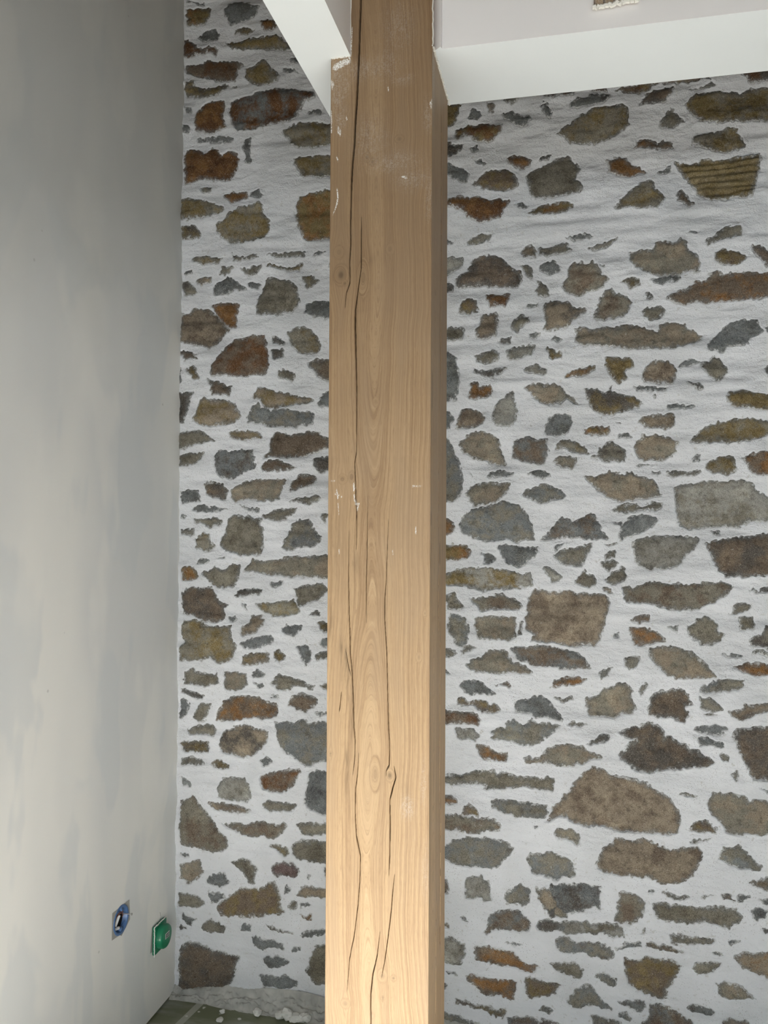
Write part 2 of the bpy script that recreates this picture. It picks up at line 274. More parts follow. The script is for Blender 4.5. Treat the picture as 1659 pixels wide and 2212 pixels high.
# stone outlines traced as polygons: colour code, then x,y in tenths of a zoomed tile
STONES = """
T 385 0
sr 8,0 26,0 24,4 20,2 9,1
yo 7,7 33,6 33,15 28,24 9,28 10,23 7,16
s 48,8 52,2 60,0 76,1 79,5 87,5 82,17 74,21 55,25 52,19 49,14
o 88,21 103,20 107,27 101,32 92,32 88,24
y 60,31 70,28 82,30 75,35 60,34
s 19,37 28,31 40,30 44,36 40,42 25,42
yg 51,45 58,43 68,43 69,40 88,39 105,36 118,46 125,53 110,54 95,52 80,52 62,52 53,49
r 5,42 11,41 14,45 18,46 19,51 28,51 31,48 40,49 42,52 40,57 31,53 25,58 17,58 14,60 5,60
br 6,69 12,66 24,66 28,61 45,63 55,62 65,66 68,70 64,72 64,80 60,86 40,87 33,84 20,82 8,78 7,73
yg 71,73 80,69 91,61 100,74 110,82 108,87 95,91 85,91 76,87 71,81
s 120,62 128,62 133,70 121,67
s 113,73 120,72 130,77 120,78 113,76
dy 6,87 15,85 16,91 28,95 40,92 52,89 52,94 45,99 38,103 22,105 8,103 6,95
s 55,93 60,90 62,92 54,95
ro 26,112 35,108 49,106 49,125 50,138 33,144 18,140 18,121 24,117
rs 54,110 58,105 78,102 85,98 105,96 125,96 148,101 147,106 137,109 130,118 125,128 112,132 80,139 62,141 57,131 53,120
s 5,115 14,116 13,121 6,122
s 4,135 11,135 13,141 5,144
s 18,149 30,147 45,146 59,147 59,151 40,153 30,151 19,152
gy 112,139 130,132 165,131 170,133 170,155 135,161 122,155 118,148 112,143
s 138,120 145,117 153,118 154,123 140,122
s 70,151 78,147 77,160 78,175 76,177 71,175 70,162 68,157
ro 6,163 20,160 25,165 30,163 34,158 42,160 46,166 52,160 62,164 64,172 62,182 55,194 38,194 22,193 10,198 6,198
yg 125,172 140,168 155,166 170,164 170,190 145,191 135,190 128,181 125,176
g 24,202 36,201 37,207 26,209
or 49,209 60,206 74,206 75,212 66,217 57,219 50,213
s 76,206 86,204 92,210 85,213 76,212
T 385 442
yo 125,2 130,-8 140,-13 155,-14 160,-17 170,-17 170,34 142,39 134,35 132,28 128,20 126,12
gy 2,-5 10,-7 25,-6 38,-2 48,2 50,6 35,12 22,15 4,17
yg 48,17 55,9 68,2 80,0 87,-4 91,0 92,10 97,14 98,25 93,33 80,38 68,41 55,41 45,33 40,28 40,21 44,18
yd 4,24 19,22 24,30 22,35 4,37
yg 13,60 18,56 30,55 48,58 44,62 35,64 18,63
g 58,51 60,55 72,57 84,53 87,57 80,59 60,61
g 96,53 105,52 120,50 138,49 133,54 108,57 97,54
s 145,50 149,50 158,49 161,50 152,54 146,54
y 95,66 99,63 108,66 120,67 128,63 134,62 130,70 120,71 107,69 96,67
s 5,73 14,70 15,74 7,75
g 43,75 46,67 53,67 60,67 56,73 48,75
g 67,70 78,67 90,65 89,70 78,76 70,73
t 17,82 24,77 36,77 34,83 24,86
gd 2,82 10,83 16,88 20,93 15,97 6,98 3,90
s 38,86 52,77 58,80 63,85 70,86 73,91 62,91 53,95 37,99 36,95
s 72,82 78,81 88,85 84,90 73,87
g 85,106 89,92 94,80 98,77 108,79 118,81 128,88 129,95 131,105 129,111 122,117 104,119 85,117 84,110
yg 133,76 138,77 143,76 148,80 153,81 146,88 139,91 136,86
s 136,108 145,104 158,104 170,106 170,124 148,121 137,117
o 33,108 43,106 60,104 65,108 62,118 63,130 59,134 53,132 45,126 40,118
tb 2,118 10,116 15,111 30,110 40,119 48,127 55,134 48,142 42,150 33,156 20,152 8,150 2,148
gy 118,139 130,132 138,132 148,140 153,148 152,158 146,161 135,161 125,156 121,149
d 101,142 106,142 115,148 114,152 101,149
d 100,156 106,155 113,155 115,163 102,168
br 36,180 37,175 45,162 52,152 60,144 70,143 80,140 92,140 95,150 98,163 98,178 92,184 80,185 70,186 50,185 37,185
b 0,158 15,158 22,166 14,167 7,169 5,164 0,162
y 8,177 16,174 20,178 24,188 17,189 14,184
g 107,179 113,178 126,183 124,190 110,188 107,184
bg 140,169 150,166 170,166 170,192 160,191 150,186 146,178 141,175
b 31,188 37,191 47,192 50,195 58,196 56,206 45,206 37,205 36,197
s -3,173 2,176 5,190 0,198
ty 84,198 85,196 100,199 120,204 135,206 146,209 143,213 130,215 115,217 105,220 92,218 88,210 80,209
s 150,215 155,203 165,200 170,201 170,217 155,218
d 0,204 18,202 12,212 10,222 6,235 0,237
T 385 884
ty 15,12 20,2 21,-6 28,-12 35,-10 50,-9 60,-7 63,0 69,9 60,14 50,15 40,18 25,18
sg 73,10 78,0 80,-6 86,-8 90,-3 100,0 118,0 130,1 143,2 146,8 143,17 125,18 97,19 90,15 75,14
g 0,25 15,23 26,23 34,29 40,35 22,38 10,42 0,43
ty 54,24 62,22 85,24 89,27 88,32 70,33 56,31 54,27
b 90,53 97,44 99,30 103,24 115,26 140,24 153,25 156,29 162,31 162,42 150,46 140,50 115,52 100,51
g 0,50 12,46 28,46 24,53 18,59 0,62
sd 38,53 43,44 50,43 54,47 60,44 80,44 82,52 82,61 72,68 66,71 55,75 45,73 40,66 39,60
b 88,64 93,56 105,54 118,58 128,63 115,66 100,67 90,67
d 145,54 155,51 170,49 170,67 152,69 147,63
b 119,82 124,76 130,70 148,71 148,76 143,83 130,86 122,89
bd 28,80 38,78 48,80 55,89 50,97 38,96 30,92 29,85
s 2,90 8,87 21,87 23,99 4,101 2,96
tg 57,88 62,82 73,76 85,75 117,75 114,82 110,97 100,100 80,98 68,98 62,101 58,96
g 119,100 128,96 150,93 156,95 150,100 140,103 130,100
s 13,109 20,104 26,102 40,106 55,108 40,110 20,111
s 66,103 72,107 88,107 88,110 78,110 71,107
g 90,116 103,109 115,107 129,106 126,111 118,117 107,121 95,119
s 2,113 6,113 9,117 3,117
g 16,118 28,117 42,116 47,121 45,125 33,128 24,124 18,121
g 54,119 60,114 68,115 72,118 76,115 92,119 93,121 90,122 91,130 91,145 90,158 80,158 60,156 50,152 43,145 45,138 50,132 53,125
gs 111,149 116,138 122,125 126,119 134,120 141,118 145,127 150,134 155,137 152,143 143,150 130,149 116,153
g 154,113 160,112 162,114 158,124 154,119
g 3,130 16,128 17,134 12,136 3,135
gy 17,140 26,133 32,134 35,142 38,148 34,153 27,154 18,148
s 20,162 26,160 35,163 25,168 19,167
s 41,161 51,158 49,161 42,162
gt 70,175 77,164 78,162 90,163 110,161 125,159 150,157 170,155 170,183 140,181 110,180 95,178 80,176
yo 2,171 10,169 16,170 20,177 22,181 17,184 5,185 3,178
g 25,176 34,173 38,169 46,173 53,169 57,166 66,168 65,180 60,191 45,193 37,190 33,184 27,181
s 98,188 108,185 114,186 112,191 103,192
d 60,202 65,195 75,194 92,194 88,200 72,201 65,203
g 124,194 135,191 150,188 155,187 161,195 156,200 150,207 140,210 130,213 127,205
bd 3,197 12,192 22,193 34,191 38,194 42,202 47,208 55,210 49,215 50,228 40,230 28,229 15,223 5,220
s 66,209 71,209 72,218
yg 82,210 92,209 115,207 124,205 130,213 132,219 125,222 110,224 100,223 90,217
d 141,222 147,216 153,219 152,224
T 385 1326
s 52,3 60,3 63,7 57,10 53,8
t 65,21 67,15 76,9 78,3 90,1 88,5 93,6 92,10 88,14 85,20 70,24
s 111,15 116,11 133,12 132,18 124,24 116,22
y 149,9 158,8 170,9 170,19 155,18
s 67,32 78,26 100,22 102,30 98,34 85,36 70,37
s 152,33 156,26 165,24 170,24 170,34 156,36
gy 4,7 15,6 26,7 27,12 45,13 57,13 58,25 63,33 59,46 52,52 43,53 36,47 25,50 10,50 2,51 2,36 8,30 4,22
ty 68,55 70,46 80,42 97,41 97,47 99,52 85,54 72,56
y 101,40 107,38 116,45 110,53 104,50
s 127,35 138,34 145,41 143,50 139,56 132,46
g 147,44 160,41 170,41 170,49 150,49
g 5,76 7,64 17,58 19,62 40,64 42,61 43,74 35,77 30,80 20,77
gt 48,62 60,61 73,65 75,76 70,80 60,84 50,82 48,77 50,68
s 78,66 85,60 94,65 91,70 84,69
s 81,73 86,76 90,74 91,78 86,81
g 100,74 108,65 120,66 126,70 135,71 140,77 147,78 144,83 138,80 125,78 118,83 107,82
yg 151,78 160,76 170,70 170,84 158,83
d 1,82 6,81 14,84 29,88 25,92 15,91 2,85
s 97,89 104,88 109,92 98,91
s 0,91 6,94 10,100 8,110 0,115
g 16,110 19,103 24,97 35,96 34,103 30,113 24,117 17,114
bo 39,113 42,105 47,100 47,95 60,89 75,88 88,90 95,95 105,98 107,105 105,112 90,114 75,113 60,116 40,115
b 117,99 121,90 132,86 140,87 150,92 149,98 143,102 138,108 125,104
s 146,106 156,107 170,107 170,110 148,110
sg 104,117 115,117 125,118 138,114 139,119 150,117 170,116 170,157 150,160 137,164 122,154 112,146 108,135
g 7,125 14,124 20,119 35,119 41,127 39,133 30,132 25,130 12,130
td 43,138 47,128 58,123 72,119 83,124 97,128 95,140 86,148 80,153 68,155 55,152 47,150 43,143
dy 1,140 14,136 30,139 33,142 31,150 18,151 2,148
g 1,156 15,156 26,162 22,164 2,164
y 33,160 45,159 54,165 54,168 42,167 34,163
s 87,158 97,155 102,160 94,166 90,162
br 88,175 93,173 103,170 117,169 131,167 133,170 128,177 125,186 113,194 103,193 92,190 88,183
s 2,174 10,180 15,185 12,188 3,184
l 43,184 47,178 60,176 72,177 73,183 77,185 80,197 76,203 55,202 43,198 42,192
sk 141,172 148,168 165,172 170,174 170,216 155,217 145,212 136,205 138,195 139,185
gb 1,203 8,200 15,195 24,207 36,221 44,232 52,240 54,250 52,254 40,258 28,255 14,251 3,249 1,225
bt 31,203 40,203 55,205 70,209 78,213 72,215 50,213 37,212
g 90,208 95,202 118,203 128,203 129,208 122,213 100,213
T 385 1768
gb 43,3 55,5 60,3 75,6 92,2 108,7 113,3 118,7 113,17 105,21 96,22 92,18 78,21 68,17 58,11
g 127,7 140,3 148,5 170,4 170,18 134,18
yg 97,30 108,29 118,30 119,39 115,41 107,36
g 122,38 122,29 128,25 145,24 170,25 170,49 145,48 130,44
s 1,38 10,38 12,42 3,42
gt 2,49 24,44 26,53 28,57 22,65 10,71 1,66 1,57
s 29,66 38,60 49,60 52,66 55,70 46,76 38,73 30,70
g 57,47 66,43 74,44 82,50 84,57 81,67 83,71 76,71 66,58
p 101,53 104,49 113,46 124,49 130,55 131,60 124,67 115,63 106,64 101,60
d 157,53 170,52 170,64 159,62
s 139,60 142,61 141,67 139,66
s 32,79 49,81 50,85 40,92 34,93 34,87
by 41,96 52,85 68,76 80,75 88,76 97,70 105,68 108,76 110,85 110,96 114,99 110,105 95,105 80,106 60,107 47,105 43,99
s 115,77 117,70 122,76 121,80 114,82
t 128,82 133,73 170,75 170,87 135,86 129,84
g 0,81 12,80 24,83 29,89 29,94 20,97 0,96
g 117,96 124,89 128,96 124,100 118,99
s 130,93 145,94 140,97 131,97
s 1,110 4,103 8,106 15,108 21,106 16,113 12,120 8,115
d 0,115 9,121 0,122
o 128,103 137,106 143,102 144,109 140,111 135,108
g 23,120 25,113 34,109 43,113 52,119 49,124 38,125 26,123
s 68,117 72,113 80,114 78,122 71,123 66,121
b 95,114 108,117 125,121 124,123 112,122 98,118
s 130,126 138,122 150,121 170,122 170,126 150,127 140,130
s 77,128 84,126 90,130 100,130 107,133 114,136 113,142 100,140 93,143 84,140 80,136
s 122,141 125,138 133,139 131,142 122,144
s 90,154 96,147 101,151 108,147 118,156 117,161 107,163 95,161
s 86,171 93,169 101,170 104,173 115,169 120,173 126,178 127,183 118,186 108,187 103,184 92,183 90,177
db 0,148 4,137 12,134 22,136 31,139 36,142 48,144 60,148 66,150 63,160 62,170 56,178 50,188 46,191 35,191 20,188 0,187
g 137,163 141,162 141,155 145,144 150,137 158,135 170,137 170,180 150,181 145,178 142,172 137,168
d 60,194 70,191 74,190 76,196 68,198 61,197
gt 93,204 95,196 105,201 112,197 135,194 142,200 143,208 138,210 125,205 110,212 97,210
T 960 140
y -6,38 18,42 16,50 13,60 8,66 -6,68
s 27,50 32,46 39,49 40,56 35,60 26,56
b 46,42 51,40 55,45 52,51 47,49
g 63,36 70,32 82,33 80,38 74,43 66,41
s 63,52 70,48 78,51 84,56 91,54 93,60 88,66 82,68 76,66 70,59 64,57
rd 106,32 115,27 138,27 140,31 133,34 125,32 118,35 108,34
r 158,26 175,22 175,28 166,28
s 103,42 110,39 114,48 116,54 113,59 108,54 106,48
s 134,43 142,36 158,32 172,31 172,39 160,43 145,45 138,46
yr 11,70 20,68 28,65 45,64 63,66 60,74 55,78 52,83 38,82 32,80 22,76 16,80 11,79
d -6,84 5,83 8,87 14,88 20,85 20,90 13,96 6,100 -6,101
s 27,89 36,87 36,92 31,95
s 32,105 38,103 47,107 44,109 36,107
s -6,106 10,108 22,113 26,117 24,126 18,127 10,122 2,117 -6,115
ro 66,99 75,97 88,98 95,102 92,107 86,110 81,112 74,107 67,104
d 102,103 105,97 116,95 114,100 108,101
gy 118,73 123,74 128,70 138,62 148,54 158,48 168,45 180,43 193,42 199,46 200,50 198,58 200,63 194,70 185,76 175,80 165,84 150,86 138,84 131,82 130,79
by 29,130 34,126 40,119 46,114 58,112 66,111 74,116 79,122 80,128 76,132 62,136 48,135 40,133
g 88,117 95,111 105,106 115,103 125,99 136,95 138,97 139,102 145,106 146,110 144,116 142,122 147,126 149,135 140,138 125,140 108,142 97,141 90,136 90,128 88,122
ro 2,154 5,146 14,143 28,144 40,142 52,146 60,143 71,144 68,150 65,156 61,163 52,166 42,170 32,168 25,165 20,157 8,155
s 76,149 84,147 91,150 86,154 80,152
yo 88,160 97,154 106,150 116,147 128,146 139,147 138,152 130,157 118,160 105,160 94,161
s -6,188 5,188 12,191 4,193 -6,194
g 23,190 30,185 42,183 53,183 50,189 38,193 26,194
s 131,185 140,184 148,182 160,185 152,188 140,188
t 82,199 86,194 94,193 99,199 99,207 90,206 83,203
g 102,196 112,196 122,192 133,190 134,195 139,200 128,203 118,203 112,206 102,203
g 155,197 165,194 175,191 188,186 178,197 165,200
l -6,208 8,206 20,206 20,212 16,218 10,221 2,226 -6,228
bd 25,218 31,208 42,204 54,204 62,207 68,213 76,220 82,223 84,232 80,239 60,239 35,239 15,241 11,236 14,227 25,222
g 82,216 90,214 94,220 96,226 95,230 90,228 85,222
s 102,218 108,211 118,211 126,216 124,221 114,225 104,221
gb 127,238 132,227 132,221 138,213 148,212 155,214 160,210 166,216 170,225 174,227 178,230 172,238 164,243 152,246 146,249 138,247 130,243
T 1292 140 4.52
yr 15,22 35,18 60,14 100,9 103,13 85,18 65,18 55,18 48,24 38,26 28,26 22,23
d 105,11 110,11 110,14 106,14
rd 139,10 150,4 180,0 180,15 165,16 148,18 141,12
d -3,30 6,29 11,28 10,32 3,36 -4,37
g 88,25 97,22 103,18 110,15 116,17 115,20 105,21 98,24
bd 40,38 46,29 54,22 62,22 74,20 73,26 68,32 65,36 52,37
yg 86,38 90,32 97,28 108,26 118,24 130,25 140,27 150,22 180,20 180,62 165,56 150,55 135,55 120,57 108,56 97,53 91,47
g 59,59 64,50 71,42 74,43 79,50 86,55 78,57 74,60 66,61
yg 92,70 103,68 115,65 126,62 136,62 141,73 146,79 138,83 128,85 114,85 103,82 92,79
bo 35,80 41,73 48,71 55,72 58,75 64,72 74,76 74,82 62,82 50,81
o 9,93 16,90 26,90 32,97 40,98 50,103 42,106 30,109 18,107 11,105 9,98
s 58,104 62,102 68,100 73,96 71,104 61,107
yh 75,94 88,95 105,93 125,92 145,89 159,88 157,103 154,115 151,126 142,129 122,131 108,131 99,126 94,118 85,110 79,102
gy 16,139 24,130 34,120 44,113 52,110 55,114 56,120 62,125 66,128 64,134 57,140 42,140 28,139
b 78,124 82,121 88,127 95,135 90,138 84,134 78,130
s 85,162 90,160 98,161 99,163 92,163
g 104,172 112,167 120,161 130,157 140,155 142,160 140,167 132,168 122,170 115,173 107,176
gt 30,182 42,180 55,178 57,173 68,172 74,175 80,170 86,172 88,180 96,184 98,192 100,200 90,200 78,205 62,206 48,203 36,196 31,190
yb 114,189 115,183 122,180 132,182 140,185 145,186 143,193 132,196 120,195
b 149,176 156,176 164,180 180,185 180,202 165,196 155,188 150,182
T 960 560
d -5,25 6,25 10,30 8,35 -5,35
by 17,50 22,42 26,40 34,44 38,53 32,56 26,59 16,56
ro 43,38 52,35 62,37 72,37 70,44 66,51 58,51 53,49 49,51 46,45
g 98,34 101,27 101,22 106,23 111,29 114,36 112,39 104,39
s 85,51 90,47 102,47 99,52 92,52
tb 33,76 38,70 40,62 42,57 50,58 56,57 58,63 57,72 55,84 45,85 37,86 34,81
g 71,73 76,64 84,59 89,61 93,66 91,70 84,72 79,79 74,76
td 106,50 109,45 120,44 134,44 140,51 150,50 155,55 149,60 142,63 138,68 134,74 122,76 111,78 108,75 109,67 107,58
g -5,77 8,73 20,73 22,80 20,87 8,88 -5,86
d 58,90 62,85 72,84 71,90 62,91
s 91,82 98,80 104,81 99,87 91,86
s 115,87 120,82 127,88 124,90
l 67,99 76,95 90,92 99,92 98,96 94,103 85,106 76,108 70,109 67,104
y 110,95 118,95 121,100 125,98 127,103 127,107 114,108 112,101
g 33,106 42,102 52,98 60,102 59,108 50,112 40,114 35,111
s -6,100 5,101 12,106 14,112 15,122 16,132 15,145 13,152 -6,155
d 31,117 36,119 46,120 56,118 68,118 64,122 56,125 50,128 42,126 34,122
l 85,121 92,114 100,113 109,118 112,121 108,125 98,125 90,122
yo 128,125 140,120 150,116 164,115 163,120 155,125 140,127 130,129
o 26,148 28,139 27,133 34,132 39,138 45,135 51,138 52,145 45,150 36,150 27,151
tg 87,138 92,134 102,133 112,134 120,133 128,138 134,145 140,151 146,157 138,155 132,151 126,156 115,156 105,156 98,149 92,144
l 51,169 55,158 62,150 70,143 74,140 76,150 77,157 79,163 78,172 76,178 70,181 60,179 54,178
tb 12,180 14,172 18,162 28,161 38,164 45,170 43,178 38,180 33,183 22,183 12,182
s 108,189 109,178 113,172 118,166 126,166 136,168 138,175 137,184 134,189 122,190
s -6,165 5,165 10,172 6,182 -6,185
gs -6,192 4,194 10,206 14,215 18,228 20,240 18,252 10,262 -6,264
tg 16,198 24,191 34,186 44,185 54,191 60,193 60,204 63,212 67,222 55,221 42,219 30,215 22,208 17,204
bs 74,196 80,193 92,191 102,195 111,195 112,205 110,212 108,222 95,221 82,218 73,212
gy 119,204 125,195 138,195 148,199 156,205 156,210 148,210 138,208 128,204
T 1160 560
gb 61,60 65,52 68,42 74,33 82,30 84,36 92,37 100,40 103,46 100,53 94,60 84,63 72,65 64,63
s 68,4 72,7 73,10 70,9
tg 40,76 50,73 58,76 72,74 84,73 96,71 110,71 120,74 130,76 134,70 144,68 152,66 162,71 172,76 180,80 178,86 170,89 158,93 145,96 130,97 110,97 90,96 75,94 60,94 45,93 41,88 43,82
y 89,22 98,20 112,20 112,25 106,30 101,32 97,26
s 120,21 130,19 140,18 150,16 156,19 152,23 144,23 138,26 130,25
d 117,34 122,35 126,39 122,43 119,40
g 113,55 118,52 127,51 134,49 138,53 136,60 132,64 124,66 117,62
y 72,107 85,106 98,106 104,110 106,115 100,119 95,122 97,128 92,134 86,135 82,128 78,121 74,115
tb 114,121 122,112 132,107 142,109 149,113 152,120 148,128 146,135 135,133 124,134 115,131 114,125
s 105,136 115,137 128,137 141,139 138,143 122,142 106,140
s 152,116 158,110 168,105 172,106 180,109 170,113 160,116
s 123,148 127,146 128,149
dy 51,139 58,139 66,140 75,143 81,137 83,143 92,147 104,147 112,152 116,155 108,160 98,164 85,166 72,167 63,162 56,154 53,147
s 139,156 150,155 160,157 172,158 165,161 155,160 142,163
t 109,175 115,169 130,168 145,167 149,170 149,180 140,184 130,183 118,181
s 83,174 92,175 90,178
yo 50,184 58,180 66,179 73,182 78,180 78,188 70,189 60,190 53,188
s 86,194 90,188 99,187 103,193 94,193
gd 63,212 68,205 73,199 82,197 89,202 97,207 97,214 94,218 80,218 70,217 66,215 58,216 59,213
tg 104,206 107,197 113,193 116,188 120,190 130,188 140,191 152,198 150,206 145,214 135,217 120,218 109,215 107,210
T 1327 560
bo 57,40 64,35 74,34 82,28 90,24 100,21 103,16 110,13 118,15 128,14 145,13 165,14 185,16 185,42 165,41 145,43 130,45 110,47 90,46 78,49 66,48
s 100,92 108,84 116,77 124,70 132,65 140,64 155,65 158,70 160,78 152,83 147,87 142,92 132,94 122,95 118,101 108,99 101,99
g 94,110 102,108 110,104 116,108 120,115 123,121 118,127 112,131 104,126 97,121
d 79,133 88,134 97,138 96,141 88,139
y 121,150 126,144 135,142 148,143 160,146 185,146 185,163 160,162 145,161 132,160 122,155
yg 81,197 88,189 96,181 104,177 115,176 128,173 145,172 160,173 175,178 172,186 160,192 148,196 130,198 110,197 95,198
l 82,217 88,212 94,210 91,215
s 163,72 170,70 170,78 163,77
s 163,117 170,113 170,126 165,125
T 960 960
tg 118,19 120,15 125,13 142,13 143,16 140,24 138,27 128,25 120,21
s 45,35 52,30 60,28 66,30 77,29 74,33 65,36 50,36
s 89,29 98,28 107,29 113,32 115,36 106,37 97,35
s 27,29 31,35 29,34
tg 23,51 32,43 46,41 57,41 73,40 67,52 60,61 46,64 33,67 28,60
gs 84,56 86,50 94,48 104,43 111,41 116,45 122,49 129,48 131,55 127,59 116,60 113,64 104,64 94,59 88,57
sg 15,85 20,78 30,70 47,66 60,62 72,62 80,66 88,72 92,80 94,88 98,96 98,103 85,102 76,106 70,103 62,104 54,106 40,105 30,101 20,96
ob -6,79 6,80 10,85 10,92 8,96 -6,99
sb 103,103 112,94 122,82 126,78 134,80 139,83 149,79 157,75 160,73 165,80 170,90 177,101 178,103 160,103 145,101 125,101 110,103
yo -6,109 14,108 22,109 30,115 26,122 14,125 -6,126
s 39,117 48,117 56,121 50,129 43,130 41,123
s 58,110 65,108 80,110 102,111 97,122 90,126 85,132 77,132 66,126 60,118
s 118,110 123,107 130,107 125,112 119,114
gs 117,118 122,115 140,111 161,105 157,115 152,125 147,131 130,130 122,124
l 106,135 110,131 119,135 128,143 125,147 115,148
gb 140,150 143,143 149,138 151,133 154,139 162,140 164,146 163,154 152,155
ly -6,140 20,134 40,132 54,133 70,136 84,140 92,139 95,147 96,151 88,155 70,156 40,158 20,154 -6,152
g -6,166 8,160 12,161 14,168 19,172 21,176 18,179 3,178 3,171 -6,170
gb 26,166 45,164 62,162 70,166 79,168 85,176 80,179 60,178 40,179 32,173
gs 4,190 7,183 16,184 23,187 26,195 27,202 24,212 20,218 13,217 9,209 4,202
gt 33,188 42,186 65,185 77,188 78,198 77,207 72,212 50,211 36,209 33,200
bd 81,191 85,191 84,206 80,206
tb 93,160 97,156 105,157 115,160 128,158 135,157 145,161 165,160 175,163 180,170 176,182 172,200 168,212 160,219 150,216 140,219 125,216 110,215 90,212 98,206 87,200 87,190 88,180 90,168
g 18,219 26,217 34,220 24,223
T 1260 960 4.158
gd 7,12 10,10 13,11 10,13
s 100,12 106,8 105,13 98,15
yg 109,20 115,14 124,10 135,11 138,18 138,23 128,27 115,25
bo 142,12 150,8 164,6 175,7 175,28 160,28 151,25 146,17
s 44,20 55,18 65,17 62,19 50,20
s 61,24 70,24 71,26 64,27
g 74,26 83,23 92,25 105,21 107,24 98,28 90,28 82,30 76,28
tg 0,28 8,28 16,27 24,24 33,26 44,25 54,29 63,32 68,37 71,46 60,48 48,49 35,52 24,48 12,40 4,33
g 27,60 30,54 45,53 53,56 62,51 71,53 72,56 68,59 50,60 38,61
lg 81,39 90,36 105,33 125,32 144,31 152,35 158,42 165,47 175,52 175,66 165,68 150,70 140,74 125,74 110,75 94,77 85,71 84,60 83,50
s 26,70 34,69 34,74
sk 31,81 34,74 42,64 50,63 60,64 69,66 66,71 58,77 45,81 38,85 33,86
s 115,78 124,78 123,82 117,82
b 18,91 30,88 31,90 22,92
l 44,88 55,83 70,82 88,82 104,84 104,88 98,96 92,102 86,109 78,112 60,113 50,109 46,100
bd 110,88 120,86 140,82 160,81 180,81 180,116 150,119 128,119 121,113 116,104
g 23,96 29,96 28,102 20,104 20,100
g 15,106 25,105 32,105 27,112 23,114 16,110
g 18,121 26,115 36,110 40,118 37,123 27,127
t 18,129 25,129 28,133 22,134 18,132
gb 35,127 42,126 44,129 50,125 62,123 72,125 90,125 110,124 128,123 134,126 133,130 126,138 112,145 100,149 80,148 65,145 50,143 38,140 36,133
d 149,130 153,129 157,131 165,127 172,127 172,133 155,133
g 132,153 136,144 143,141 150,142 150,146 144,151
ob 43,157 50,153 59,152 60,159 50,160
g 140,155 154,155 154,166 141,167
bo 42,164 55,164 64,167 71,172 76,178 60,180 46,181 44,174
s 76,163 87,163 84,170 81,166
g 92,163 98,162 104,156 110,154 116,158 121,162 121,168 126,170 123,178 112,180 108,180 100,176 95,171
s 27,170 33,169 31,174 27,173
gd 151,172 160,171 164,164 175,162 175,186 155,182 150,178
T 960 1390
g -6,5 6,6 14,10 6,15 -6,15
gs 17,8 24,4 34,5 24,10 20,12
gt 22,23 30,17 40,14 48,8 62,7 67,10 72,18 80,21 88,26 96,30 92,33 80,32 68,31 62,33 50,32 40,32 30,30
bs 71,7 76,4 88,4 105,2 120,3 134,7 148,12 153,17 154,23 160,27 146,26 142,28 130,28 112,25 97,25 88,20 80,18
d -4,29 4,30 7,33 -4,33
s 16,45 20,41 34,40 41,42 46,48 55,54 53,56 40,54 34,54 26,57 20,54
bo 49,42 58,44 65,42 68,40 71,46 71,49 66,47 58,46
ob 115,47 118,41 125,37 140,35 148,36 154,39 148,43 138,46 128,45 117,48
by 12,65 14,60 22,60 26,64 36,61 45,62 48,66 57,66 61,73 57,75 46,74 36,73 32,67 24,68 18,67
s 75,64 84,60 90,59 96,57 98,59 105,56 112,61 118,70 125,77 130,84 120,83 111,80 98,81 94,76 78,75 76,70
g 117,58 128,60 138,57 139,60 128,64 120,62
br -6,73 10,73 24,74 34,76 39,83 37,89 30,88 22,87 12,87 4,89 -6,88
gs 48,104 52,99 50,94 65,91 66,86 76,82 83,87 88,86 93,81 98,84 108,86 126,89 118,96 110,102 100,110 85,110 72,107 60,105
g 133,87 140,85 155,88 148,91 138,90
l 11,92 15,90 22,92 26,91 33,94 37,100 35,107 28,105 18,105 12,102
ob 33,110 40,109 48,112 55,117 63,120 69,117 69,122 67,129 58,128 48,126 40,127 36,120
tg 86,126 90,122 96,125 104,122 108,116 118,110 127,108 140,110 150,111 155,115 165,120 172,124 158,125 150,131 145,130 138,132 125,133 112,130 100,130 88,130
d 154,107 162,102 168,100 180,99 178,103 165,107 156,109
g -6,143 10,142 22,141 34,138 45,138 54,138 57,142 64,139 72,143 80,145 95,143 105,146 112,143 118,147 119,154 118,158 105,158 85,156 60,158 40,157 45,153 32,152 20,151 8,153 -6,149
ob -6,163 6,164 13,168 15,173 5,173 -6,172
by 18,184 21,175 26,173 32,177 37,182 38,187 28,184
gs 51,169 60,168 80,171 100,173 111,175 111,184 107,189 98,188 88,188 76,188 72,184 66,185 60,180 51,178
gb -6,185 18,184 36,188 50,188 60,193 61,199 58,201 45,202 38,205 26,204 12,200 -6,199
s 96,196 102,197 99,199
gt 118,202 122,199 130,200 135,199 143,202 147,210 147,217 143,218 138,214 128,211 120,209
d 76,212 88,217 84,216
T 1260 1390 4.158
tg 60,5 68,4 85,4 97,7 103,12 110,19 116,26 121,32 108,31 96,31 86,32 75,28 66,20 61,13
gd 37,12 44,11 51,11 50,18 45,24 40,22 37,21
gs 13,28 17,23 28,22 22,29 15,32
s 124,9 135,10 145,12 142,14 134,13
gd 152,9 156,6 165,9 175,12 175,15 160,10
or 134,22 145,18 158,18 175,19 175,30 155,29 144,26
g 49,41 58,34 57,40 51,49 50,43
gs 104,43 107,37 118,34 130,31 145,33 143,40 130,43 110,43
gt 2,49 12,47 18,42 27,38 34,35 40,37 44,42 43,49 47,57 45,63 35,63 28,67 18,65 7,66 3,58
bd 57,62 59,55 60,47 70,44 84,41 90,41 96,49 98,55 93,58 97,64 92,70 90,73 82,68 70,67 58,65
g 104,48 113,48 121,54 125,59 115,62 106,59
g 107,65 112,62 121,65
bt 130,60 140,59 146,54 154,55 165,52 175,54 172,60 155,65 140,69 134,67
